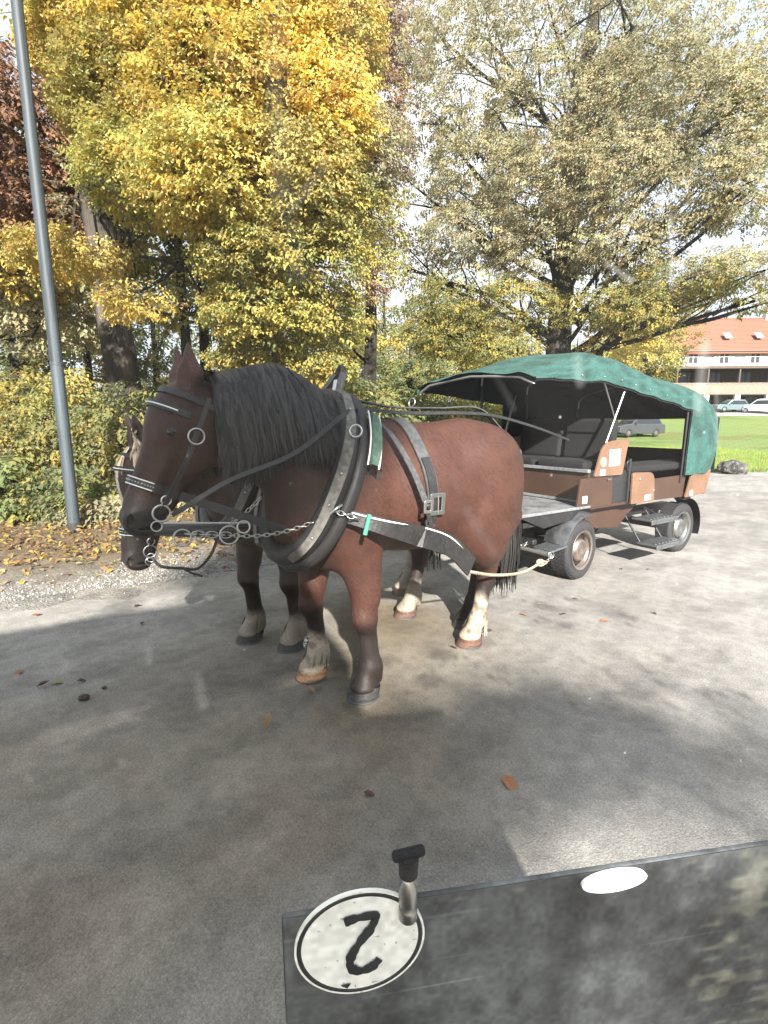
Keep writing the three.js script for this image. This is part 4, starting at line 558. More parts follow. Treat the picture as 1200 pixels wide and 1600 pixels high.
function collar(h, top, bot, label, full) {
  const t = gear(h, 'horse_collar', label, 'horse collar'), c = V((top[0] + bot[0]) / 2, (top[1] + bot[1]) / 2, 0), up = V(top[0] - bot[0], top[1] - bot[1], 0).normalize(), fw = V(up.y, -up.x, 0);
  const loop = (off, a0, a1, n, sh) => girth(h, c.clone().addScaledVector(fw, sh), up, a0, a1, n, off);
  const A = loop(0.035, 0, Math.PI * 2, 48, 0); A.pts.pop();
  const pad = tube(A.pts, 0.055, 96, 12, true); part('pad', pad, MT.leather, t);
  const B = loop(0.045, 0, Math.PI * 2, 48, -0.07); B.pts.pop(); part('rear_pad', tube(B.pts, 0.042, 96, 10, true), MT.leather, t);
  const tip = c.clone().addScaledVector(up, c.distanceTo(V(...top)) + 0.20);
  for (const s of [1, -1]) {
    const Hm = loop(0.088, s * 0.16, s * 2.75, 26, 0.035), pts = [tip.clone().add(V(0.0, -0.015, -s * 0.035)), tip.clone().addScaledVector(up, -0.13).add(V(0.02, 0, -s * 0.085)), ...Hm.pts.slice(3)], nr = [V(0.3, 0.2, -s), V(0.3, 0.1, -s), ...Hm.nr.slice(3)];
    const cc = new THREE.CatmullRomCurve3(pts, false, 'centripetal'), pp = cc.getPoints(50), nn = pp.map((q, i) => nr[Math.min(nr.length - 1, Math.round(i / 50 * (nr.length - 1)))].clone().lerp(fw, 0.35));
    const hm = part('hame', ribbon(pp, nn, u => 0.038 + 0.014 * Math.sin(u * 3.14), 0.022), MT.hame, t);
    const bolts = [9, 16, 26, 34, 42].map(i => { const g = new THREE.SphereGeometry(0.008, 8, 6); const q = pp[i].clone().addScaledVector(nn[i].clone().normalize(), 0.022); g.translate(q.x, q.y, q.z); return g; }); for (const b of bolts) part('rivet', b, MT.steel, hm);
    const rg = pp[15]; part('terret_ring', ringGeo(rg.clone().add(V(0.0, 0.01, -s * 0.05)), 0.03, 0.0055, V(0.7, 0.2, -s * 0.7)), MT.steel, hm);
    if (full && s === 1) {
      const G = loop(0.09, 0.62, 1.32, 14, -0.115); part('green_pad', ribbon(G.pts, G.nr, u => 0.062 * Math.pow(Math.sin(Math.PI * (0.08 + 0.84 * u)), 0.35), 0.024), MT.green, t);
      for (const off of [-0.08, -0.152]) { const W = loop(0.1, 0.6, 1.34, 14, off); part('white_piping', tube(W.pts, 0.005, 30, 6), MT.white, t); }
    }
  }
  const cap = grid(10, 6, (u, v) => { const a = (u - 0.5) * 2, w = (1 - v) * 0.105 + 0.012; const b = c.clone().addScaledVector(up, c.distanceTo(V(...top)) - 0.02 + v * 0.26).addScaledVector(fw, 0.02 - 0.085 * (1 - a * a) * (1 - 0.6 * v)); return [b.x, b.y - 0.04 * a * a * (1 - v), a * w]; });
  part('cap', cap, Object.assign(MT.leatherGrey.clone(), { side: THREE.DoubleSide }), t);
  if (full) { const pl = grid(4, 4, (u, v) => { const b = c.clone().addScaledVector(up, c.distanceTo(V(...top)) + 0.02 + v * 0.11).addScaledVector(fw, 0.045); return [b.x, b.y, -0.035 - 0.05 * (1 - v * 0.6) + (u - 0.5) * 0.035]; }); part('name_plate', pl, Object.assign(MT.white.clone(), { side: THREE.DoubleSide }), t); }
  return { t, loop, fw, up, c };
}
const nc = collar(nearHorse, [0.03, 1.70, 0], [0.33, 0.98, 0], 'black padded collar with grey hames and green pad round the bay horse', true);
collar(farHorse, [0.05, 1.66, 0], [0.33, 0.98, 0], 'black padded collar with grey hames round the dark brown horse', false);

{ // girth and saddle straps of the near horse
  const h = nearHorse;
  let t = gear(h, 'girth_strap', 'broad black girth strap with a square nickel buckle round the bay horse', 'strap');
  const G = girth(h, V(-0.44, 1.18, 0), V(0.05, 1, 0).normalize(), -2.4, 2.4, 60, 0.004); part('strap', ribbon(G.pts, G.nr, 0.085, 0.009), MT.leatherGrey, t);
  const G2 = girth(h, V(-0.44, 1.18, 0), V(0.05, 1, 0).normalize(), 0.9, 2.0, 24, 0.014); part('billet', ribbon(G2.pts, G2.nr, 0.062, 0.008), MT.leather, t);
  const q = onBody(h, V(-0.46, 1.1, 0), V(0, 0.12, -1), 0.02), n = h.grad(q); part('buckle', frameGeo(q, n, V(0, 1, 0), 0.105, 0.125, 0.021), MT.steel, t);
  part('tongue', bar(q.clone().add(V(0, 0.05, 0)).addScaledVector(n, 0.012), q.clone().add(V(0, -0.05, 0)).addScaledVector(n, 0.012), 0.005), MT.steel, t);
  t = gear(h, 'hip_strap', 'narrow grey leather strap with a small buckle between collar and girth', 'strap');
  const pth = lay(h, [[-0.17, 1.68, -0.02], [-0.22, 1.55, -0.22], [-0.27, 1.35, -0.36], [-0.33, 1.15, -0.42]], 0.005, 30); part('strap', ribbon(pth.pts, pth.nr, 0.036, 0.007), MT.leatherGrey, t);
  const e = pth.pts[30], en = h.grad(e); part('buckle', frameGeo(e.clone().addScaledVector(en, 0.01), en, V(0, 1, 0), 0.055, 0.07, 0.012), MT.steel, t);
  const p2 = lay(h, [[-0.33, 1.12, -0.42], [-0.38, 1.0, -0.42]], 0.006, 8); part('end_strap', ribbon(p2.pts, p2.nr, 0.024, 0.006), MT.leather, t);
  t = gear(h, 'back_strap', 'flat leather strap lying along the spine of the bay horse', 'strap');
  const bs = lay(h, [[-0.02, 1.75, 0], [-0.4, 1.7, 0], [-0.8, 1.7, 0], [-1.2, 1.7, 0], [-1.45, 1.55, 0]], 0.006, 36); part('strap', ribbon(bs.pts, bs.nr, 0.045, 0.008), MT.leatherGrey, t);
  part('rein_ring', ringGeo(bs.pts[13].clone().add(V(0, 0.035, 0)), 0.028, 0.005, V(1, 0.2, 0)), MT.steel, t);
  // trace
  t = gear(h, 'trace', 'broad black leather trace with pale edge running along the bay horse', 'strap');
  const s0 = onBody(h, V(0.2, 1.16, 0), V(0, 0, -1), 0.03), tp = [[0.2, 1.16, s0.z], [0.02, 1.09, -0.45], [-0.25, 1.0, -0.45], [-0.5, 0.90, -0.44], [-0.72, 0.73, -0.40]];
  const TP = lay(h, tp, 0.02, 40); const zz = TP.pts[34].z; TP.pts.forEach((p, i) => { if (i > 20) p.z = Math.min(p.z, -0.40); }); TP.nr.forEach((n, i) => { if (i > 20) n.set(0, 0.08, -1); });
  part('strap', ribbon(TP.pts, TP.nr, u => 0.07 + 0.05 * sstep(0.1, 0.6, u), 0.014), MT.leather, t);
  const ed = TP.pts.map((p, i) => p.clone().add(V(0.01, 0.028 + 0.027 * sstep(0.1, 0.6, i / 40), 0)).addScaledVector(TP.nr[i], 0.014)); part('pale_edge', tube(ed, 0.0045, 60, 5), MT.white, t);
  part('tug_chain', chainGeo(V(0.30, 1.2, s0.z - 0.03), V(0.15, 1.14, -0.44), 7, 0.0, 0.014, 0.004), MT.steel, t);
  const gb = h.settle(V(0.1, 1.12, -0.45), 0.03); part('green_ribbon', tube([[gb.x, gb.y + 0.04, gb.z - 0.02], [gb.x + 0.03, gb.y - 0.06, gb.z - 0.02]], 0.012), M({ color: lin(0.04, 0.22, 0.14), roughness: 0.7 }), t);
}
const toW = (h, x, y, z) => { const c = Math.cos(h.turn), s = Math.sin(h.turn); return V(h.pos[0] + c * x + s * z, y, h.pos[2] - s * x + c * z); };
function bridle(h, label, near) {
  const t = gear(h, 'bridle', label, 'bridle'), HP = h.HP;
  const around = (a, off, a0 = 0, a1 = Math.PI * 2, tilt = 0) => { const pts = [], nr = [], c = V(...HP(a, -0.04, 0)); for (let i = 0; i <= 40; i++) { const q = a0 + (a1 - a0) * i / 40, d = V(h.fx * Math.cos(q) + h.ux * tilt * Math.cos(q), h.fy * Math.cos(q) + h.uy * tilt * Math.cos(q), -Math.sin(q)); pts.push(onBody(h, c, d.clone().multiplyScalar(1), off)); nr.push(d); } return { pts, nr }; };
  const na = 0.47; const nb = around(na, 0.004); part('noseband', ribbon(nb.pts, nb.nr, 0.042, 0.009), MT.leather, t);
  for (const s of [-0.017, 0.0, 0.017]) { const w = around(na + s, 0.014, -1.15, 1.15); if (s) part('white_stitching', tube(w.pts, 0.0028, 50, 5), MT.white, t); else part('studs', w.pts.filter((_, i) => i % 2 === 0).map(q => { const g = new THREE.SphereGeometry(0.0045, 6, 5); g.translate(q.x, q.y, q.z); return g; }), MT.steel, t); }
  const bb = around(0.10, 0.005, -1.5, 1.5); part('browband', ribbon(bb.pts, bb.nr, 0.028, 0.007), MT.leather, t); const bw = around(0.10, 0.012, -1.1, 1.1); part('browband_piping', tube(bw.pts, 0.0032, 40, 5), MT.white, t);
  for (const s of [-1, 1]) { const ck = lay(h, [HP(0.0, -0.06, s * 0.2), HP(0.12, -0.06, s * 0.2), HP(0.3, -0.06, s * 0.2), HP(0.47, -0.06, s * 0.15), HP(0.57, -0.06, s * 0.12)], 0.004, 26); part('cheek_strap', ribbon(ck.pts, ck.nr, 0.022, 0.006), MT.leather, t);
    const b = ck.pts[26].clone(), n = V(0.1, 0, s); part('bit_ring', [ringGeo(b.clone().addScaledVector(n, 0.014), 0.036, 0.0045, n), ringGeo(b.clone().add(V(h.ux * 0.06, h.uy * 0.06, 0)).addScaledVector(n, 0.016), 0.022, 0.0035, n), ringGeo(b.clone().add(V(-h.ux * 0.06, -h.uy * 0.06, 0)).addScaledVector(n, 0.014), 0.02, 0.004, n)], MT.steel, t);
    const c2 = ck.pts[9].clone().addScaledVector(ck.nr[9], 0.012); part('cheek_ring', ringGeo(c2, 0.034, 0.0038, ck.nr[9]), MT.steel, t); }
  const thr = around(0.02, 0.006); part('crownpiece', ribbon(thr.pts, thr.nr, 0.026, 0.006), MT.leather, t);
  return t;
}
bridle(nearHorse, 'black bridle with white stitched noseband on the bay horse', true);
bridle(farHorse, 'black bridle with white stitched noseband on the dark brown horse', false);
{ // lines and chains between the horses
  const h = nearHorse, bit = V(...h.HP(0.57, -0.06, -0.075));
  let t = gear(h, 'rein', 'grey leather rein rising from the bit of the bay horse to its collar ring', 'rein');
  const ring = onBody(h, V(0.1, 1.56, 0), V(0, 0.35, -1), 0.1); const path = new THREE.CatmullRomCurve3([bit.clone().add(V(-0.05, -0.02, -0.03)), V(0.70, 1.34, -0.19), V(0.40, 1.46, -0.27), ring, V(-0.12, 1.68, -0.10), V(-0.5, 1.665, -0.05), V(-1.0, 1.67, -0.05), V(-1.3, 1.66, -0.03), V(-1.9, 1.58, 0.05), V(-2.75, 1.45, 0.25)]).getPoints(70);
  for (const q of path) if (q.x > -1.7 && q.x < 0.75) h.settle(q, 0.02); part('strap', ribbon(path, path.map(q => V(0.1, 0.5, -1)), 0.022, 0.006), MT.leather, t);
  t = gear(h, 'breast_chain', 'steel chain with rings slung from the collar of the bay horse to the pole end', 'chain');
  const a = V(0.22, 1.19, -0.38), b = V(0.66, 1.06, -0.06), c = V(0.86, 1.06, 0.36); part('link', [...chainGeo(a, b, 22, 0.05), ...chainGeo(b, V(0.84, 1.08, 0.0), 6, 0.0, 0.02, 0.004), ...chainGeo(V(0.66, 1.1, -0.04), V(0.5, 1.24, -0.1), 9, 0.01)], MT.steel, t);
  part('ring', [ringGeo(b, 0.045, 0.005, V(0.2, 0.1, -1)), ringGeo(V(0.60, 1.1, -0.1), 0.03, 0.005, V(0.5, 0.2, -1)), ringGeo(V(0.86, 1.06, 0.02), 0.04, 0.005, V(0.2, 0.3, -1)), ringGeo(V(0.78, 1.06, 0.0), 0.03, 0.0045, V(-0.4, 0.3, -1))], MT.steel, t);
  part('hook', tube([[0.22, 1.21, -0.40], [0.25, 1.2, -0.41], [0.28, 1.17, -0.39]], 0.008), MT.steel, t);
  const f = farHorse; t = gear(f, 'lead_strap', 'thin black lead strap hanging in a loop from the dark brown horse', 'strap');
  const fb = V(...f.HP(0.62, -0.08, -0.06)), lp = new THREE.CatmullRomCurve3([fb, fb.clone().add(V(-0.05, -0.06, -0.03)), V(0.62, 0.72, -0.12), V(0.52, 0.70, -0.12), V(0.42, 0.78, -0.1), V(0.36, 0.92, -0.08), V(0.34, 1.05, -0.06)]).getPoints(40);
  part('strap', ribbon(lp, lp.map(() => V(0.5, 0.3, -1)), 0.018, 0.006), MT.leather, t); part('end', tube([[0.62, 0.725, -0.12], [0.56, 0.68, -0.13], [0.50, 0.65, -0.14]], 0.007), MT.leather, t); part('ring', ringGeo(fb.clone().add(V(0, 0, -0.02)), 0.026, 0.004, V(0.3, 0, -1)), MT.steel, t);
  t = gear(f, 'girth_strap', 'plain black girth strap round the dark brown horse', 'strap'); const G = girth(f, V(-0.44, 1.18, 0), V(0.05, 1, 0).normalize(), -2.6, 2.6, 50, 0.004); part('strap', ribbon(G.pts, G.nr, 0.08, 0.009), MT.leather, t);
  t = gear(f, 'trace', 'black leather trace hanging beside the dark brown horse', 'strap'); const TP = lay(f, [[0.2, 1.1, -0.45], [-0.3, 0.95, -0.45], [-0.8, 0.72, -0.42]], 0.02, 26); part('strap', ribbon(TP.pts, TP.nr, 0.07, 0.012), MT.leather, t);
}

// ---------------------------------------------------------------- covered wagon; local x forward, z to its right (away from the viewer)
const WO = [1.646, 0, -5.606], WT = Math.atan2(-0.555, -0.832);
const wagon = thing('covered_wagon', 'brown wooden passenger wagon with green tarpaulin roof and car wheels', 'wagon', WO, WT);
const wW = (x, y, z) => { const c = Math.cos(WT), s = Math.sin(WT); return V(WO[0] + c * x + s * z, y, WO[2] - s * x + c * z); };
const inW = v => { const d = v.clone().sub(V(...WO)), c = Math.cos(WT), s = Math.sin(WT); return V(c * d.x - s * d.z, v.y, s * d.x + c * d.z); };
function slab(pts, z, th, r = 0.006) { // a board standing in the side plane
  const s = new THREE.Shape(pts.map(p => new THREE.Vector2(...p))), g = new THREE.ExtrudeGeometry(s, { depth: th - 2 * r, bevelEnabled: true, bevelSize: r, bevelThickness: r, bevelSegments: 2 }); g.translate(0, 0, z - th / 2 + r); return boxUV(g, 1);
}
function roundPoly(pts, radii) { const s = new THREE.Shape(), n = pts.length; for (let i = 0; i < n; i++) { const p = new THREE.Vector2(...pts[i]), a = new THREE.Vector2(...pts[(i + n - 1) % n]), b = new THREE.Vector2(...pts[(i + 1) % n]), r = radii[i] ?? 0.004, p1 = p.clone().add(a.clone().sub(p).normalize().multiplyScalar(r)), p2 = p.clone().add(b.clone().sub(p).normalize().multiplyScalar(r)); i ? s.lineTo(p1.x, p1.y) : s.moveTo(p1.x, p1.y); s.quadraticCurveTo(p.x, p.y, p2.x, p2.y); } return s.getPoints(4).map(v => [v.x, v.y]); }
{
  const w = wagon, BL = MT.blackPaint;
  // running gear
  part('chassis', [box(-0.95, 0.52, -0.3, 2.9, 0.1, 0.09), box(-0.95, 0.52, 0.3, 2.9, 0.1, 0.09), box(0, 0.31, 0, 0.09, 0.09, 1.2), box(-2.05, 0.31, 0, 0.09, 0.09, 1.2), box(0, 0.44, 0, 0.5, 0.06, 0.6), box(-2.05, 0.43, -0.3, 0.3, 0.12, 0.07), box(-2.05, 0.43, 0.3, 0.3, 0.12, 0.07)], BL, w);
  part('under_box', [slab([[0.02, 0.735], [-0.14, 0.62], [-0.42, 0.48], [-0.84, 0.44], [-1.0, 0.56], [-1.3, 0.735]], -0.56, 0.04), slab([[0.02, 0.735], [-0.14, 0.62], [-0.42, 0.48], [-0.84, 0.44], [-1.0, 0.56], [-1.3, 0.735]], 0.56, 0.04), box(-0.63, 0.46, 0, 0.42, 0.02, 1.06)], MT.wood, w);
  const lathe = (pts, n = 40) => { const g = new THREE.LatheGeometry(pts.map(p => new THREE.Vector2(...p)), n); g.rotateX(Math.PI / 2); return g; };
  for (const [x, sd, rot] of [[0, -1, 0.12], [0, 1, 0.12], [-2.05, -1, 0], [-2.05, 1, 0]]) {
    const m = new THREE.Matrix4().makeRotationY(rot).setPosition(x, 0.312, sd * 0.62), ap = g => { if (sd > 0) g.rotateY(Math.PI); return g.applyMatrix4(m); };
    const rub = []; rub.push(ap(lathe([[0.20, 0.085], [0.235, 0.098], [0.28, 0.096], [0.304, 0.082], [0.311, 0.05], [0.312, 0], [0.311, -0.05], [0.304, -0.082], [0.28, -0.096], [0.235, -0.098], [0.20, -0.085]])));
    for (let k = 0; k < 44; k++) { const a = k / 44 * 6.283; for (const zz of [-0.06, -0.02, 0.02, 0.06]) { const g = new THREE.BoxGeometry(0.006, 0.032, 0.034); g.translate(0.312, 0, zz); g.rotateZ(a + zz * 0.5); rub.push(ap(g)); } }
    const wh = part('wheel', rub, MT.rubber, w);
    const rs = new THREE.Shape(); rs.absarc(0, 0, 0.185, 0, 6.2832); for (let k = 0; k < 12; k++) { const a = k / 12 * 6.2832, h = new THREE.Path(); h.absellipse(Math.cos(a) * 0.142, Math.sin(a) * 0.142, 0.016, 0.012, 0, 6.2832, false, a); rs.holes.push(h); }
    const silver = x ? MT.steel : scuffed(lin(0.36, 0.30, 0.26), 0.001, 0.4, { metalness: 0.8 });
    const disc = new THREE.ExtrudeGeometry(rs, { depth: 0.008, bevelEnabled: true, bevelSize: 0.003, bevelThickness: 0.004, bevelSegments: 2, curveSegments: 10 }); disc.translate(0, 0, -0.05);
    const rim = part('rim', [ap(disc), ap(lathe([[0.183, -0.09], [0.205, -0.1], [0.212, -0.097], [0.205, -0.088], [0.186, -0.045], [0.18, -0.03]])), ap(lathe([[0.12, -0.055], [0.105, -0.085], [0.06, -0.09], [0.05, -0.072], [0.0, -0.072]]))], silver, wh);
    part('brake_drum', ap(lathe([[0, -0.03], [0.17, -0.03], [0.17, 0.07], [0, 0.07]])), BL, wh);
  }
  // mudguards
  const guard = (x, a0, a1, r, z0, z1, mat, name) => part(name, grid(22, 3, (u, v) => { const a = a0 + (a1 - a0) * u, rr = r - (v === 0 || v === 1 ? 0.03 : 0); return [x + Math.cos(a) * rr, 0.33 + Math.sin(a) * rr, z0 + (z1 - z0) * clamp(v)]; }), mat, w);
  const gm = Object.assign(scuffed(lin(0.17, 0.18, 0.19), 0.001, 0.38, { metalness: 0.6 }), { side: THREE.DoubleSide });
  guard(0, 0.25, 2.0, 0.385, -0.78, -0.5, gm, 'mudguard'); guard(0, 0.25, 2.0, 0.385, 0.5, 0.78, gm, 'mudguard');
  const bm = Object.assign(BL.clone(), { side: THREE.DoubleSide }); guard(-2.05, 1.3, 3.5, 0.39, -0.76, -0.5, bm, 'mudguard'); guard(-2.05, 1.3, 3.5, 0.39, 0.5, 0.76, bm, 'mudguard');
  part('foot_plate', box(0.43, 0.40, -0.66, 0.24, 0.025, 0.24, 0.01, 0, 0, -0.1), gm, w);
  for (const [y, z, nm] of [[0.54, -0.78, 1], [0.27, -0.86, 0]]) {
    const st = part('step', [box(-1.25, y, z, 0.56, 0.022, 0.24, 0.008), box(-1.25, y - 0.02, z - 0.115, 0.56, 0.05, 0.012, 0.004)], gm, w);
    part('step_bracket', [bar([-1.02, y, z + 0.1], [-1.02, 0.6, -0.52], 0.012), bar([-1.48, y, z + 0.1], [-1.48, 0.6, -0.52], 0.012)], BL, st);
    for (let k = 0; k < 7; k++) { const g = new THREE.CylinderGeometry(0.014, 0.014, 0.004, 12); g.translate(-1.03 - k * 0.073, y + 0.0135, z - 0.07); part('rivet', g, MT.steel, st); }
  }
  // deck and driver's place
  part('deck', [box(0.44, 0.765, 0, 1.04, 0.03, 1.46, 0.008), box(0.96, 0.79, 0, 0.03, 0.09, 1.46, 0.008)], MT.deck, w);
  part('deck_skirt', [slab([[0.95, 0.745], [0.06, 0.745], [0.2, 0.66], [0.62, 0.62]], -0.70, 0.03), box(0.62, 0.66, 0, 0.5, 0.05, 1.36)], BL, w);
  part('floor', box(-1.3, 0.745, 0, 2.42, 0.03, 1.44, 0.006), MT.wood, w);
  for (const s of [-1, 1]) part('front_rail', tube([[1.02, 0.80, s * 0.72], [1.02, 1.0, s * 0.72], [1.0, 1.30, s * 0.72], [0.985, 1.37, s * 0.69], [0.985, 1.385, s * 0.62], [0.985, 1.385, s * 0.3], [0.985, 1.385, 0]], 0.014, 60), MT.steel, w);
  part('front_rail', bar([1.0, 1.0, -0.72], [1.0, 1.0, 0.72], 0.012), MT.steel, w);
  part('dash_board', box(0.985, 1.13, 0.1, 0.02, 0.24, 1.1, 0.008), MT.wood, w);
  part('seat_front', [box(-0.10, 0.945, 0, 0.03, 0.33, 1.36, 0.006)], MT.wood, w);
  part('seat_trim', [box(-0.083, 0.80, 0, 0.02, 0.03, 1.38), box(-0.075, 1.125, 0, 0.05, 0.035, 1.38)], MT.deck, w);
  part('seat', [box(-0.30, 1.17, -0.33, 0.48, 0.1, 0.62, 0.04), box(-0.30, 1.17, 0.33, 0.48, 0.1, 0.62, 0.04)], MT.vinyl, w);
  part('backrest', [box(-0.57, 1.43, -0.33, 0.1, 0.46, 0.62, 0.045, 0, 0, 0.12), box(-0.57, 1.43, 0.33, 0.1, 0.46, 0.62, 0.045, 0, 0, 0.12)], MT.vinyl, w);
  // side boards
  const label = M({ color: lin(0.62, 0.62, 0.6), roughness: 0.5, map: tex(64, (u, v) => { const g = (v > 0.2 && v < 0.8 && u > 0.15 && u < 0.85 && gt(u, v, 12, 5) > 0.72) ? 0.72 : 0.95; return [g, g, g]; }) });
  function sideBoard(z) {
    const s = Math.sign(z);
    const a = part('seat_side', slab(roundPoly([[-0.10, 1.075], [-0.21, 1.41], [-0.66, 1.45], [-0.58, 1.07]], [0.01, 0.13, 0.02, 0.02]), z * 1.02, 0.024, 0.004), MT.woodLight, w);
    if (s < 0) {
      part('notice', box(-0.415, 1.255, z * 1.02 - 0.015, 0.19, 0.17, 0.004, 0.001, 0, 0, -0.03), M({ color: lin(0.72, 0.72, 0.73), roughness: 0.5 }), a);
      const pr = M({ color: lin(0.05, 0.06, 0.16), roughness: 0.6 }); part('notice_print', [box(-0.342, 1.318, z * 1.02 - 0.0185, 0.025, 0.025, 0.002, 0), box(-0.48, 1.183, z * 1.02 - 0.0185, 0.04, 0.012, 0.002, 0)], pr, a);
      const eg = new THREE.TorusGeometry(0.044, 0.006, 6, 28); eg.translate(-0.22, 1.215, z * 1.02 - 0.016); const dk = new THREE.CylinderGeometry(0.046, 0.046, 0.005, 28); dk.rotateX(Math.PI / 2); dk.translate(-0.22, 1.215, z * 1.02 - 0.0135);
      const em = part('emblem', dk, M({ color: lin(0.22, 0.16, 0.09), roughness: 0.5 }), a); part('emblem_ring', [eg, bar([-0.245, 1.245, z * 1.02 - 0.018], [-0.195, 1.185, z * 1.02 - 0.018], 0.006), bar([-0.222, 1.215, z * 1.02 - 0.018], [-0.19, 1.245, z * 1.02 - 0.018], 0.006), bar([-0.222, 1.215, z * 1.02 - 0.018], [-0.24, 1.19, z * 1.02 - 0.018], 0.005)], M({ color: lin(0.6, 0.52, 0.33), roughness: 0.45 }), em);
      part('sticker', box(-0.22, 1.11, z * 1.02 - 0.014, 0.085, 0.06, 0.004, 0.001), label, a);
    }
    const b = part('side_board', slab(roundPoly([[0.14, 0.785], [0.10, 1.055], [-0.43, 1.055], [-0.45, 0.755], [0.13, 0.755]], [0.005, 0.02, 0.01, 0.01, 0.01]), z, 0.024, 0.004), MT.wood, w);
    if (s < 0) { part('reflector', box(0.03, 0.845, z - 0.015, 0.075, 0.075, 0.006, 0.001), label, b); part('lock', box(-0.36, 1.03, z - 0.02, 0.06, 0.02, 0.02, 0.004), MT.steel, b); }
    const c = part('door_board', slab(roundPoly([[-0.775, 0.735], [-0.765, 1.075], [-1.2, 1.06], [-1.235, 0.735]], [0.01, 0.03, 0.11, 0.01]), z * 1.045, 0.024, 0.004), MT.woodLight, w);
    if (s < 0) { part('reflector', box(-1.09, 0.785, z * 1.045 - 0.015, 0.12, 0.06, 0.006, 0.001), label, c); for (const [x, y] of [[-0.9, 1.0], [-1.2, 0.86]]) { const g = new THREE.SphereGeometry(0.012, 8, 6); g.translate(x, y, z * 1.045 - 0.014); part('bolt', g, MT.steel, c); } }
    part('door_frame', [box(-0.60, 0.93, z * 0.97, 0.3, 0.36, 0.02), box(-0.745, 0.98, z, 0.03, 0.5, 0.035), tubeSeg([[-0.72, 1.1, z], [-0.70, 1.19, z], [-0.745, 1.21, z]], 0.012)], BL, w);
    part('rear_side_board', slab(roundPoly([[-1.23, 0.735], [-1.23, 0.975], [-1.98, 0.985], [-1.95, 0.72]], [0.01, 0.01, 0.01, 0.01]), z, 0.024, 0.004), MT.wood, w);
    const d = part('rear_panel', slab(roundPoly([[-1.955, 0.715], [-2.06, 0.995], [-2.54, 1.03], [-2.45, 0.735]], [0.01, 0.02, 0.02, 0.01]), z * 1.05, 0.024, 0.004), MT.woodLight, w);
    if (s < 0) part('reflector', box(-2.08, 0.76, z * 1.05 - 0.015, 0.07, 0.07, 0.006, 0.001), label, d);
  }
  function tubeSeg(p, r) { return tube(p, r, 12, 6); }
  sideBoard(-0.715); sideBoard(0.715);
  part('tail_board', box(-2.5, 0.88, 0, 0.03, 0.34, 1.44, 0.006), MT.wood, w); part('tow_bar', box(-2.35, 0.66, -0.55, 0.3, 0.04, 0.05, 0.01), BL, w);
  // passenger benches inside
  for (const s of [-1, 1]) { part('bench', [box(-1.65, 1.10, s * 0.5, 1.6, 0.09, 0.4, 0.035), box(-1.65, 0.92, s * 0.36, 1.5, 0.3, 0.03)], MT.vinyl, w); if (s > 0) part('bench_back', box(-1.65, 1.30, s * 0.68, 1.6, 0.34, 0.06, 0.03), MT.vinyl, w); }
  // roof hoops and struts
  const ST = [[0.98, 1.975, 2.01, 2.10, 0.83], [0.72, 2.0, 2.07, 2.17, 0.82], [0.38, 1.995, 2.17, 2.27, 0.80], [0.06, 2.005, 2.25, 2.33, 0.79], [-0.3, 1.985, 2.225, 2.315, 0.79], [-0.75, 1.925, 2.14, 2.26, 0.79], [-1.25, 1.86, 2.04, 2.2, 0.79], [-1.84, 1.765, 1.99, 2.14, 0.79], [-2.1, 1.7, 1.95, 2.08, 0.79], [-2.4, 1.5, 1.83, 1.94, 0.785], [-2.6, 1.3, 1.69, 1.78, 0.775]];
  const stn = x => { let i = 1; while (i < ST.length - 1 && x < ST[i][0]) i++; const a = ST[i - 1], b = ST[i], t = clamp((a[0] - x) / (a[0] - b[0])); return a.map((v, k) => v + (b[k] - v) * t); };
  const prof = (x, v, inset = 0, hemN, hemF) => { const [, hem, sh, top, hw0] = stn(x), hw = hw0 - inset, hN = hemN ?? hem, hF = hemF ?? hem - 0.10 * sstep(1.0, -0.2, x) - 0.03; const pts = [[-hw, hN], [-hw, (hN + sh) / 2], [-hw * 0.985, sh - 0.02], [-hw * 0.8, sh + (top - sh) * 0.45], [-hw * 0.4, top - 0.02], [0, top], [hw * 0.4, top - 0.02], [hw * 0.8, sh + (top - sh) * 0.45], [hw * 0.985, sh - 0.02], [hw, (hF + sh) / 2], [hw, hF]], n = pts.length - 1, f = clamp(v) * n, i = Math.min(n - 1, Math.floor(f)), t = f - i; return [pts[i][0] + (pts[i + 1][0] - pts[i][0]) * t, pts[i][1] + (pts[i + 1][1] - pts[i][1]) * t - inset]; };
  const wr = (x, z, y) => 0.022 * (fbm(x * 3.2, y * 4 + 3, z * 4 + 9, 3) - 0.5) - 0.02 * Math.pow(Math.abs(Math.sin((x - 0.06) * Math.PI / 0.72)), 0.7) * sstep(0.3, 0.1, Math.abs(Math.abs(z) - 0.4));
  const tarp = (x0, x1, inset, nu = 110) => grid(nu, 66, (u, v) => { const x = x0 + (x1 - x0) * u, [z, y] = prof(x, v, inset), e = Math.min(v, 1 - v); const k = wr(x, z, y); const fl = 0.009 * Math.sin(x * 13 + 5 * fbm(x * 2, 4)) * sstep(0.10, 0, e); return [x + (u < 0.004 ? 0.02 * Math.sin(z * 7) : 0), y + k + fl * 0.4, z + Math.sign(z) * (k * 0.8 + fl) * sstep(0, 0.2, Math.abs(z)), x, v * 3]; });
  const green = Object.assign(scuffed(lin(0.030, 0.095, 0.08), 0.0012, 0.5), { side: THREE.DoubleSide }), inner_shade = Object.assign(scuffed(lin(0.007, 0.0095, 0.009), 0.001, 0.85), { side: THREE.DoubleSide });  // near-black sheet added inside the canopy to paint in its shaded interior
  const can = part('canopy', tarp(0.98, -2.6, 0), green, w); part('inner_shade', tarp(0.97, -2.59, 0.016), inner_shade, can);
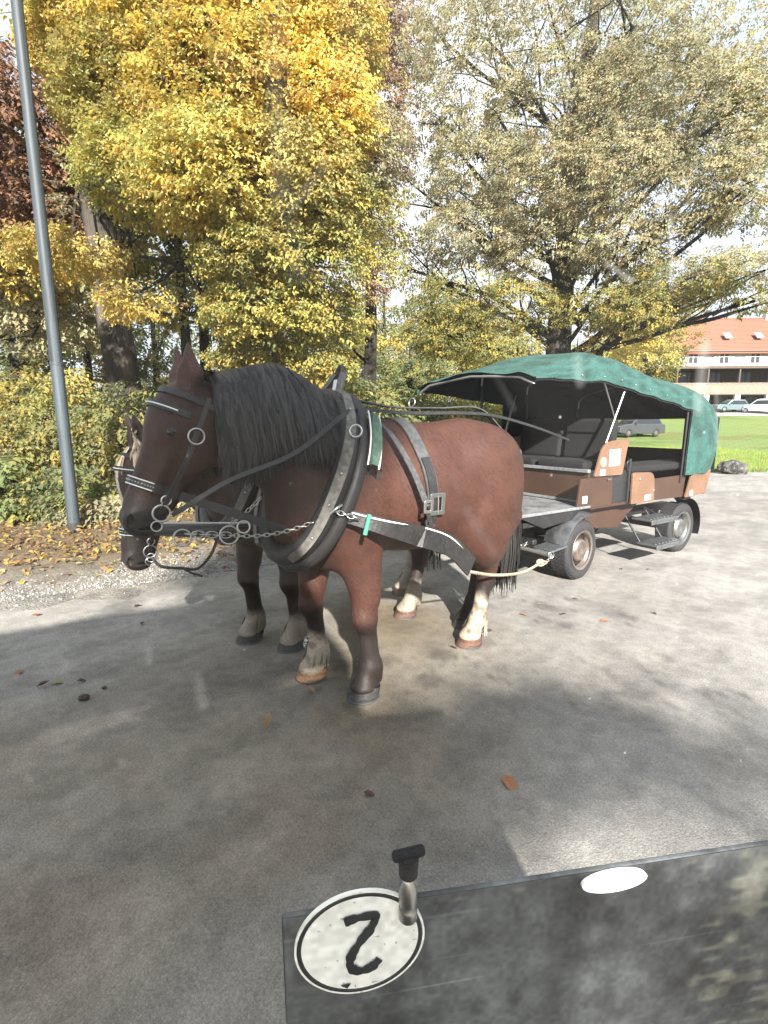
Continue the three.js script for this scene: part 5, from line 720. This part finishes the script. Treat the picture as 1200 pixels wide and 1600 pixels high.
  const drop = (s, inset, lo, xa, xb) => grid(30, 26, (u, v) => { const x = xa + (xb - xa) * u, [, hem, sh, , hw] = stn(x), y = (hem + 0.03) + (lo - hem - 0.03) * v, k = 0.03 * (fbm(x * 4 + s, y * 2.2, 3) - 0.5) + 0.02 * Math.sin(x * 16 + 2 * y) * v; return [x + (xb < -2.5 ? 0.10 * v * v * u : 0), y, s * (hw - inset + k * 0.8), x, y]; });
  part('side_flap', drop(-1, 0, 0.995, -1.86, -2.6), green, can); part('side_flap_shade', drop(-1, 0.012, 1.0, -1.85, -2.59), inner_shade, can);
  part('side_flap', drop(1, 0, 0.995, -0.35, -2.6), green, can); part('side_flap_shade', drop(1, 0.012, 1.0, -0.36, -2.59), inner_shade, can);
  const WIN = [-0.36, 0.70, 1.27, 1.67];
  for (const [ins, mat, nm] of [[0, green, 'rear_curtain'], [0.014, inner_shade, 'rear_curtain_shade']]) { const sh = new THREE.Shape([[-0.775, 1.0], [0.775, 1.0], [0.775, 1.68], [0.62, 1.74], [0, 1.78], [-0.62, 1.74], [-0.775, 1.68]].map(p => new THREE.Vector2(...p))), h = new THREE.Path([[WIN[0], WIN[2]], [WIN[0], WIN[3]], [WIN[1], WIN[3] - 0.01], [WIN[1] - 0.01, WIN[2] + 0.005]].map(p => new THREE.Vector2(...p))); sh.holes.push(h); const g = new THREE.ShapeGeometry(sh); g.rotateY(-Math.PI / 2); g.translate(-2.595 + ins, 0, 0); part(nm, g, mat, can); }
  { const g = new THREE.PlaneGeometry(WIN[1] - WIN[0] + 0.02, WIN[3] - WIN[2] + 0.02); g.rotateY(Math.PI / 2); g.translate(-2.588, (WIN[2] + WIN[3]) / 2, (WIN[0] + WIN[1]) / 2); part('rear_window_pane', g, P({ color: 0xffffff, transmission: 1, thickness: 0, roughness: 0.03, ior: 1.45, side: THREE.DoubleSide }), can); }
  const hoop = x => { const p = []; for (let i = 0; i <= 30; i++) { const v = 0.06 + 0.88 * i / 30, [z, y] = prof(x, v, 0.035); p.push(V(x, y - 0.012, z)); } return p; };
  for (const x of [0.96, 0.06, -0.75, -1.84]) part('hoop', tube(hoop(x), 0.013, 60, 6), MT.dullSteel, w);
  for (const [x, s] of [[-1.84, -1], [-1.84, 1], [-0.75, 1]]) part('roof_post', bar([x, 0.9, s * 0.735], [x, stn(x)[1] + 0.05, s * 0.745], 0.014), MT.blackPaint, w);
  part('strut', bar([-0.30, 1.40, -0.70], [-0.52, 1.96, -0.735], 0.013), MT.steel, w); part('strut', bar([-0.15, 2.0, -0.735], [-0.40, 1.66, -0.715], 0.008), MT.steel, w);
  part('strut', bar([-0.30, 1.40, 0.70], [-0.52, 1.96, 0.735], 0.013), MT.steel, w);
  for (const s of [1]) part('front_post', bar([0.06, 0.8, s * 0.70], [0.06, 2.05, s * 0.75], 0.016), MT.blackPaint, w);
  for (let k = 0; k < 7; k++) { const x = 0.32 - k * 0.31 + 0.05 * Math.sin(k * 5.1), [z, y] = prof(x, 0.012, -0.012); const g = new THREE.TorusGeometry(0.006, 0.0022, 5, 12); g.translate(x, y + 0.025, z - 0.004); part('eyelet', g, MT.steel, can); }
  // splinter bar, swingletrees, pole
  part('splinter_bar', [box(0.62, 0.46, 0, 0.07, 0.06, 1.25, 0.02), bar([0.62, 0.5, -0.3], [0.1, 0.46, -0.3], 0.02), bar([0.62, 0.5, 0.3], [0.1, 0.46, 0.3], 0.02)], BL, w);
  for (const s of [-1, 1]) { part('swingletree', [bar([0.76, 0.42, s * 0.55 - 0.37], [0.76, 0.42, s * 0.55 + 0.37], 0.02)], MT.dullSteel, w); part('swingletree_link', chainGeo(V(0.62, 0.45, s * 0.55), V(0.76, 0.42, s * 0.55), 4, 0, 0.022, 0.005), MT.steel, w); }
  const tip = inW(toW(nearHorse, 0.93, 1.045, 0.42)), mid = inW(toW(nearHorse, 0.1, 0.945, 0.42)), rear = inW(toW(nearHorse, -1.3, 0.72, 0.42));
  const pole = part('pole', tube([V(0.05, 0.5, 0), V(0.6, 0.54, inW(toW(nearHorse, -2.4, 0.6, 0.42)).z * 0.5), rear, mid, tip], 0.034, 40, 10), scuffed(lin(0.13, 0.13, 0.13), 0.001, 0.4, { metalness: 0.5 }), w);
  const e = [mid.clone(), tip.clone()].map(v => v.add(V(0, 0.034, -0.012))); part('pole_edge', bar(e[0], e[1], 0.006, 6), MT.white, pole);
  part('pole_cap', bar(tip.clone().lerp(mid, 0.02), tip.clone().lerp(mid, -0.06), 0.042, 12), MT.dullSteel, pole);
}
{ // rope and chain of the near trace
  const a = toW(nearHorse, -0.70, 0.70, -0.395), sw = wW(0.76, 0.42, -0.92), b = sw.clone().lerp(a, 0.16).add(V(0, -0.05, 0));
  const pts = [a, a.clone().lerp(b, 0.3).add(V(0, -0.05, 0)), a.clone().lerp(b, 0.7).add(V(0, -0.06, 0)), b], c = new THREE.CatmullRomCurve3(pts), st = [];
  for (let s = 0; s < 3; s++) { const q = []; const fr = c.computeFrenetFrames(120, false); for (let i = 0; i <= 120; i++) { const p = c.getPointAt(i / 120), an = i * 0.75 + s * 2.094; q.push(p.addScaledVector(fr.normals[i], Math.cos(an) * 0.006).addScaledVector(fr.binormals[i], Math.sin(an) * 0.006)); } st.push(new THREE.TubeGeometry(new THREE.CatmullRomCurve3(q), 240, 0.0065, 5)); }
  const t = thing('trace_rope', 'pale twisted rope tying the trace of the bay horse to the wagon', 'rope'); part('strand', st[0], MT.rope, t); part('strand', st[1], MT.rope, t); part('strand', st[2], MT.rope, t);
  const kn = new THREE.TorusKnotGeometry(0.018, 0.008, 60, 6, 2, 3); kn.scale(1.6, 1, 1); kn.translate(b.x, b.y, b.z); part('knot', kn, MT.rope, t);
  part('chain', chainGeo(b.clone().add(V(0.02, 0, 0)), sw, 6, 0.02, 0.022, 0.005), MT.steel, t); part('ring', ringGeo(sw, 0.03, 0.006, V(0.3, 0, 1)), MT.steel, t);
}

// ---------------------------------------------------------------- the carriage the viewer sits in: half door in view, hood and seat behind
{
  const t = thing('viewer_carriage', 'dark side board of the passenger carriage with round number plate and toggle', 'carriage', [0, 0, 0]);
  const e0 = V(-0.113, 0, -0.466), dir = V(0.987, 0, -0.159).normalize(), nrm = V(-0.159, 0, -0.987), TH = 0.008, T = 1.07, turn = Math.atan2(0.159, 0.987);
  const put = (g, s, y, off) => { g.rotateY(turn); const q = e0.clone().addScaledVector(dir, s).addScaledVector(nrm, off); g.translate(q.x, y, q.z); return g; };
  const boardTex = tex(512, (u, v) => { const s = 0.5 + 0.5 * gt(u, v, 7, 91) + 0.35 * (gt(u, v, 40, 92) - 0.5) + 0.2 * (gt(u, v, 180, 93) - 0.5); const wear = sstep(0.62, 0.80, gt(u, v, 5, 94) * 0.55 + 0.2 * gt(u, v, 19, 95) + 0.25 * gt2(u, v, 40, 110, 89)) * 0.7; const scr = Math.max(0, gt2(u, v, 5, 300, 98) - 0.86) * 2.4 * gt(u, v, 9, 99); return [scr + s * 0.66 + wear * 0.5, scr + s * 0.67 + wear * 0.47, scr + s * 0.68 + wear * 0.36]; });
  part('side_board', put(boxUV(new RoundedBoxGeometry(0.8, 0.64, TH, 2, 0.003)), 0.4, T - 0.32, -TH / 2), M({ color: lin(0.28, 0.295, 0.295), map: boardTex, roughness: 0.55, bumpMap: fineBump, bumpScale: 0.002 }), t);
  const iy = -TH - 0.0; // inner face
  const disc = (r, th, mat, s, y, off, nm, par) => { const g = new THREE.CylinderGeometry(r, r, th, 56); g.rotateX(Math.PI / 2); g.scale(1, nm === 'number_plate' ? 0.92 : 1, 1); return part(nm, put(g, s, y, off), mat, par ?? t); };
  const enamel = M({ color: lin(0.9, 0.92, 0.91), roughness: 0.4, map: tex(256, (u, v) => { let g = 0.93 + 0.14 * (gt(u, v, 20, 96) - 0.5); if (gt(u, v, 22, 97) > 0.93) g -= 0.22; return [g, g, g * 0.985]; }) });
  const black = M({ color: lin(0.03, 0.035, 0.037), roughness: 0.5, map: grainMap });
  const S = 0.086, Yd = 1.027; 
  const d0 = disc(0.0735, 0.004, enamel, S, Yd, iy - 0.003, 'number_plate');
  const tor = (r, w, nm, mat, off) => { const g = new THREE.TorusGeometry(r, w, 6, 60); g.scale(1, 0.92, 0.35); part(nm, put(g, S, Yd, off), mat, d0); };
  tor(0.0685, 0.0026, 'plate_ring', black, iy - 0.005);
  { // the figure 2 seen from behind: foot at the top, curl at the bottom
    const pts = [[-0.018, 0.034], [-0.004, 0.037], [0.016, 0.036], [0.012, 0.022], [-0.001, 0.004], [-0.011, -0.014], [-0.012, -0.028], [-0.003, -0.036], [0.012, -0.033], [0.021, -0.024]].map(([x, y]) => V(x, y * 0.97, 0)), c = new THREE.CatmullRomCurve3(pts, false, 'centripetal'), pp = c.getPoints(60);
    const g = ribbon(pp, pp.map(() => V(0, 0, 1)), u => 0.0098 + 0.0016 * Math.sin(u * 37) + 0.001 * Math.sin(u * 91), 0.0012); part('number_two', put(g, S, Yd, iy - 0.0062), black, d0);
    const ch = new THREE.Shape([[-0.02, 0.002], [0.004, 0.003], [-0.004, -0.006]].map(p => new THREE.Vector2(...p))); part('chip', put(new THREE.ExtrudeGeometry(ch, { depth: 0.001, bevelEnabled: false }).scale(0.45, 0.6, 1), S - 0.014, Yd - 0.052, iy - 0.0062), black, d0);
  }
  { // turning toggle on the top edge
    const st = [[0, -0.055], [0.012, -0.055], [0.012, -0.02], [0.009, -0.018], [0.011, 0.0], [0.009, 0.012], [0.0105, 0.014], [0.0115, 0.036], [0.008, 0.04], [0, 0.04]].map(p => new THREE.Vector2(...p));
    const up = new THREE.LatheGeometry(st.slice(5), 16), lo = new THREE.LatheGeometry([[0, -0.042], [0.0105, -0.042], [0.0105, -0.028], [0.006, -0.025], [0.0105, -0.022], [0.0105, 0.0], [0.007, 0.006], [0.007, 0.013], [0, 0.013]].map(p => new THREE.Vector2(...p)), 16);
    const s0 = 0.139; part('toggle_stem', put(lo, s0, T + 0.028, iy - 0.008), MT.steel, t); part('toggle_neck', put(up, s0, T + 0.028, iy - 0.008), MT.rubber, t);
    const hd = new RoundedBoxGeometry(0.037, 0.0095, 0.013, 3, 0.0045); hd.rotateZ(0.12); part('toggle_head', put(hd, s0, T + 0.068, iy - 0.008), MT.rubber, t);
  }
  { const g = new THREE.CylinderGeometry(1, 1, 0.004, 40); g.rotateX(Math.PI / 2); g.scale(0.043, 0.015, 1); part('oval_sun_spot', put(g, 0.395, T - 0.014, iy - 0.003), M({ color: lin(0.88, 0.88, 0.86), roughness: 0.3 }), t); }  // white oval disc standing in for a bright spot of sun on the board
  { // the clear plastic side window, with the smears and scratches the picture shows on it
    const WA = -1.0, WB = 1.3, YA = 0.3, YB = 2.2, org = e0.clone().addScaledVector(nrm, 0.012);
    const marks = [[428, 20, 436, 300, 26, 0.16], [436, 300, 462, 430, 22, 0.12], [455, 330, 505, 258, 9, 0.2], [728, 800, 772, 868, 11, 0.2], [700, 740, 730, 800, 7, 0.1], [757, 560, 800, 640, 8, 0.12], [308, 1062, 315, 1102, 12, 0.22], [230, 1018, 232, 1036, 8, 0.25], [98, 1036, 106, 1044, 8, 0.16], [188, 1192, 192, 1196, 10, 0.2], [40, 1215, 46, 1220, 9, 0.2], [1047, 340, 1048, 450, 7, 0.14], [948, 415, 985, 440, 6, 0.18], [1100, 540, 1090, 640, 12, 0.12], [1118, 610, 1118, 700, 5, 0.1], [330, 60, 380, 140, 14, 0.06], [900, 560, 905, 600, 10, 0.08]].map(m => {
      const hit = (x, y) => { const d = ray(x, y), k = org.clone().sub(V(0, EYE, 0)).dot(nrm) / d.dot(nrm), q = d.multiplyScalar(k).add(V(0, EYE, 0)); return [(q.clone().sub(org).dot(dir) - WA) / (WB - WA), (q.y - YA) / (YB - YA)]; };
      const a = hit(m[0], m[1]), b = hit(m[2], m[3]), c = hit(m[0] + m[4], m[1]); return [...a, ...b, Math.abs(c[0] - a[0]), m[5]]; });
    const W = 1150, Hh = 950, dt = new Uint8Array(W * Hh * 4), asp = (WB - WA) / (YB - YA);
    for (let j = 0; j < Hh; j++) for (let i = 0; i < W; i++) {
      const u = i / W, v = j / Hh; let f = 0.0005 + 0.004 * sstep(0.4, 0.7, fbm(u * 7, v * 5, 3, 3)) + 0.006 * Math.pow(fbm(u * 20 + 3 * v, v * 9, 8, 2), 4);
      for (const [ax, ay, bx, by, w, s] of marks) { if (u < Math.min(ax, bx) - w * 2 || u > Math.max(ax, bx) + w * 2) continue; const dx = (bx - ax) * asp, dy = by - ay, px = (u - ax) * asp, py = v - ay, t = clamp((px * dx + py * dy) / (dx * dx + dy * dy + 1e-9)), d = Math.hypot(px - dx * t, py - dy * t) / (w * asp); if (d < 1) f += 0.5 * s * Math.pow(1 - d, 0.8) * (0.35 + 0.65 * fbm(u * 90, v * 34, 2, 2)); }
      if (hash3(i, j, 7) > 0.99975) f += 0.15;
      const k = (j * W + i) * 4; dt[k] = dt[k + 1] = dt[k + 2] = Math.round(255 * clamp(1 - f)); dt[k + 3] = 255;
    }
    const tm = new THREE.DataTexture(dt, W, Hh); tm.magFilter = tm.minFilter = THREE.LinearFilter; tm.needsUpdate = true;
    const g = new THREE.PlaneGeometry(WB - WA, YB - YA); put(g, (WA + WB) / 2, (YA + YB) / 2, 0.012);
    part('window_pane', g, P({ color: lin(0.95, 0.955, 0.95), specularIntensity: 0.2, roughness: 0.03, transmission: 1, transmissionMap: tm, thickness: 0, ior: 1.4, attenuationColor: new THREE.Color(1, 1, 1), side: THREE.DoubleSide }), t);
  }
  // hood, floor and bench behind the viewer
  const rd = V(0.893, 0, -0.45), rn = V(-0.45, 0, -0.893), hood = P({ color: lin(0.72, 0.70, 0.64), roughness: 1, transmission: 0.5, thickness: 0, side: THREE.DoubleSide }), q0 = V(0, 0, 0).addScaledVector(rn, 0.46);
  const HP2 = (s, b, y) => { const q = q0.clone().addScaledVector(rd, s).addScaledVector(rn, -b); return [q.x, y, q.z]; };
  part('hood', grid(20, 10, (u, v) => HP2(-4.2 + 4.15 * u + 0.02 * Math.sin(v * 9), 1.75 * v, 2.26 + 0.12 * Math.sin(v * 3.14) + 0.015 * Math.sin(u * 22))), hood, t);
  part('hood_back', grid(20, 8, (u, v) => HP2(-4.2 + 4.15 * u, 1.75 + 0.05 * Math.sin(v * 3), 2.26 - 1.8 * v)), hood, t);
  part('bench', [grid(1, 1, (u, v) => HP2(-3.5 + 3.8 * u, 1.0 + 0.5 * v, 0.92))], Object.assign(MT.leather.clone(), { side: THREE.DoubleSide }), t);
  part('floor', [grid(1, 1, (u, v) => HP2(-3.5 + 3.8 * u, 0.3 + 1.45 * v, 0.45))], Object.assign(MT.wood.clone(), { side: THREE.DoubleSide }), t);
}
// ---------------------------------------------------------------- single leaves and droppings on the road
{
  const r = rng(611), mk = (L, W, f, c2) => leafShape(L, W, f, c2), shapes = [mk(0.10, 0.062, 0.12, 0.25), mk(0.09, 0.05, 0.5, -0.4), mk(0.12, 0.05, 0.3, 0.7)];
  const leaves = [[787, 1216, 1.0, 'orange', 'flat orange leaf lying alone on the shaded road before the door toggle'], [415, 1143, 0.85, 'tan', 'curled tan leaf in front of the hooves of the bay horse'], [38, 1050, 0.95, 'orange', 'orange leaf on the shaded road away from the horses'], [80, 1072, 0.8, 'lime', 'yellow green leaf beside the orange one'], [57, 1078, 0.7, 'brown', 'small brown leaf beside the yellow green one'], [120, 1068, 0.6, 'brown', 'small dull leaf near the yellow green one'], [568, 1244, 0.5, 'brown', 'tiny reddish brown scrap on the shaded road'], [66, 963, 0.8, 'orange', 'rusty leaf on the sunlit road strip'], [210, 952, 0.8, 'brown', 'dark leaf at the edge of the sunlit strip'], [225, 975, 0.5, 'brown', 'black leaf scrap just inside the shade'], [350, 891, 1.0, 'orange', 'orange leaf on the road edge under the bit chains'], [952, 974, 0.9, 'orange', 'orange leaf on the sunlit road beside the wagon'], [812, 962, 0.6, 'orange', 'small orange leaf near the hind hoof'], [875, 963, 0.5, 'brown', 'small dark leaf on the sunlit road near the swingletree'], [972, 890, 0.6, 'brown', 'dark leaf by the front wheel of the wagon'], [1020, 959, 0.4, 'brown', 'tiny dark leaf on the sunlit road past the orange one'], [715, 1018, 0.5, 'brown', 'dark scrap just before the white socked hind hoof'], [845, 947, 0.5, 'tan', 'tan leaf near the wet patch behind the horses'], [895, 938, 0.5, 'brown', 'brown leaf before the front wheel'], [493, 1088, 0.7, 'tan', 'pale leaf between the fore hooves of the bay horse'], [1015, 892, 0.5, 'brown', 'brown leaf between the wagon wheels']];
  const C = { orange: [0.42, 0.17, 0.07], tan: [0.36, 0.22, 0.10], lime: [0.35, 0.32, 0.10], brown: [0.09, 0.045, 0.03] };
  leaves.forEach(([px, py, s, c, label], i) => { const q = gnd(px, py) ; const m = solo('fallen_leaf', shapes[i % 3], M({ color: lin(...C[c]), roughness: 0.7, side: THREE.DoubleSide, map: grainMap }), label, 'leaf', 'fallen leaves on the road'); m.position.set(q.x, 0.02, q.z); m.rotation.set((r() - 0.5) * 0.3, r() * 6.28, (r() - 0.5) * 0.3); m.scale.setScalar(s * 1.1); });
  const dr = (px, py, s, label) => { const g = new THREE.IcosahedronGeometry(1, 3), p = g.attributes.position; for (let i = 0; i < p.count; i++) { const v = V().fromBufferAttribute(p, i), k = 0.8 + 0.5 * (fbm(v.x * 2 + px, v.y * 2, v.z * 2) - 0.3); p.setXYZ(i, v.x * k * s, v.y * k * s * 0.55, v.z * k * s * 0.8); } g.computeVertexNormals(); const q = gnd(px, py); g.translate(q.x, 0.01 + s * 0.35, q.z); solo('dropping', g, M({ color: lin(0.045, 0.032, 0.022), roughness: 0.95 }), label, 'dropping', 'droppings on the road'); };
  dr(132, 1095, 0.035, 'dark crumb of dung on the shaded road beside the dull leaf'); dr(163, 1078, 0.016, 'tiny dung crumb near the larger dark one'); dr(765, 988, 0.02, 'dark dung crumb behind the white socked hind hoof');
  // crumpled speckled scrap between the hooves
  const q = gnd(482, 1012), g = new THREE.IcosahedronGeometry(0.055, 4), p = g.attributes.position; for (let i = 0; i < p.count; i++) { const v = V().fromBufferAttribute(p, i), k = 0.75 + 0.6 * fbm(v.x * 30, v.y * 30, v.z * 30); p.setXYZ(i, v.x * k, v.y * k * 0.95, v.z * k * 0.8); } g.computeVertexNormals(); g.translate(q.x, 0.05, q.z);
  solo('crumpled_wrapper', boxUV(g, 6), M({ roughness: 0.35, map: tex(128, (u, v) => { const s = gt(u, v, 34, 88) > 0.5 ? 0.9 : 0.06; return [s, s, s]; }) }), 'crumpled black and white speckled wrapper between the hooves', 'wrapper');
}
renderer.render(scene, camera);
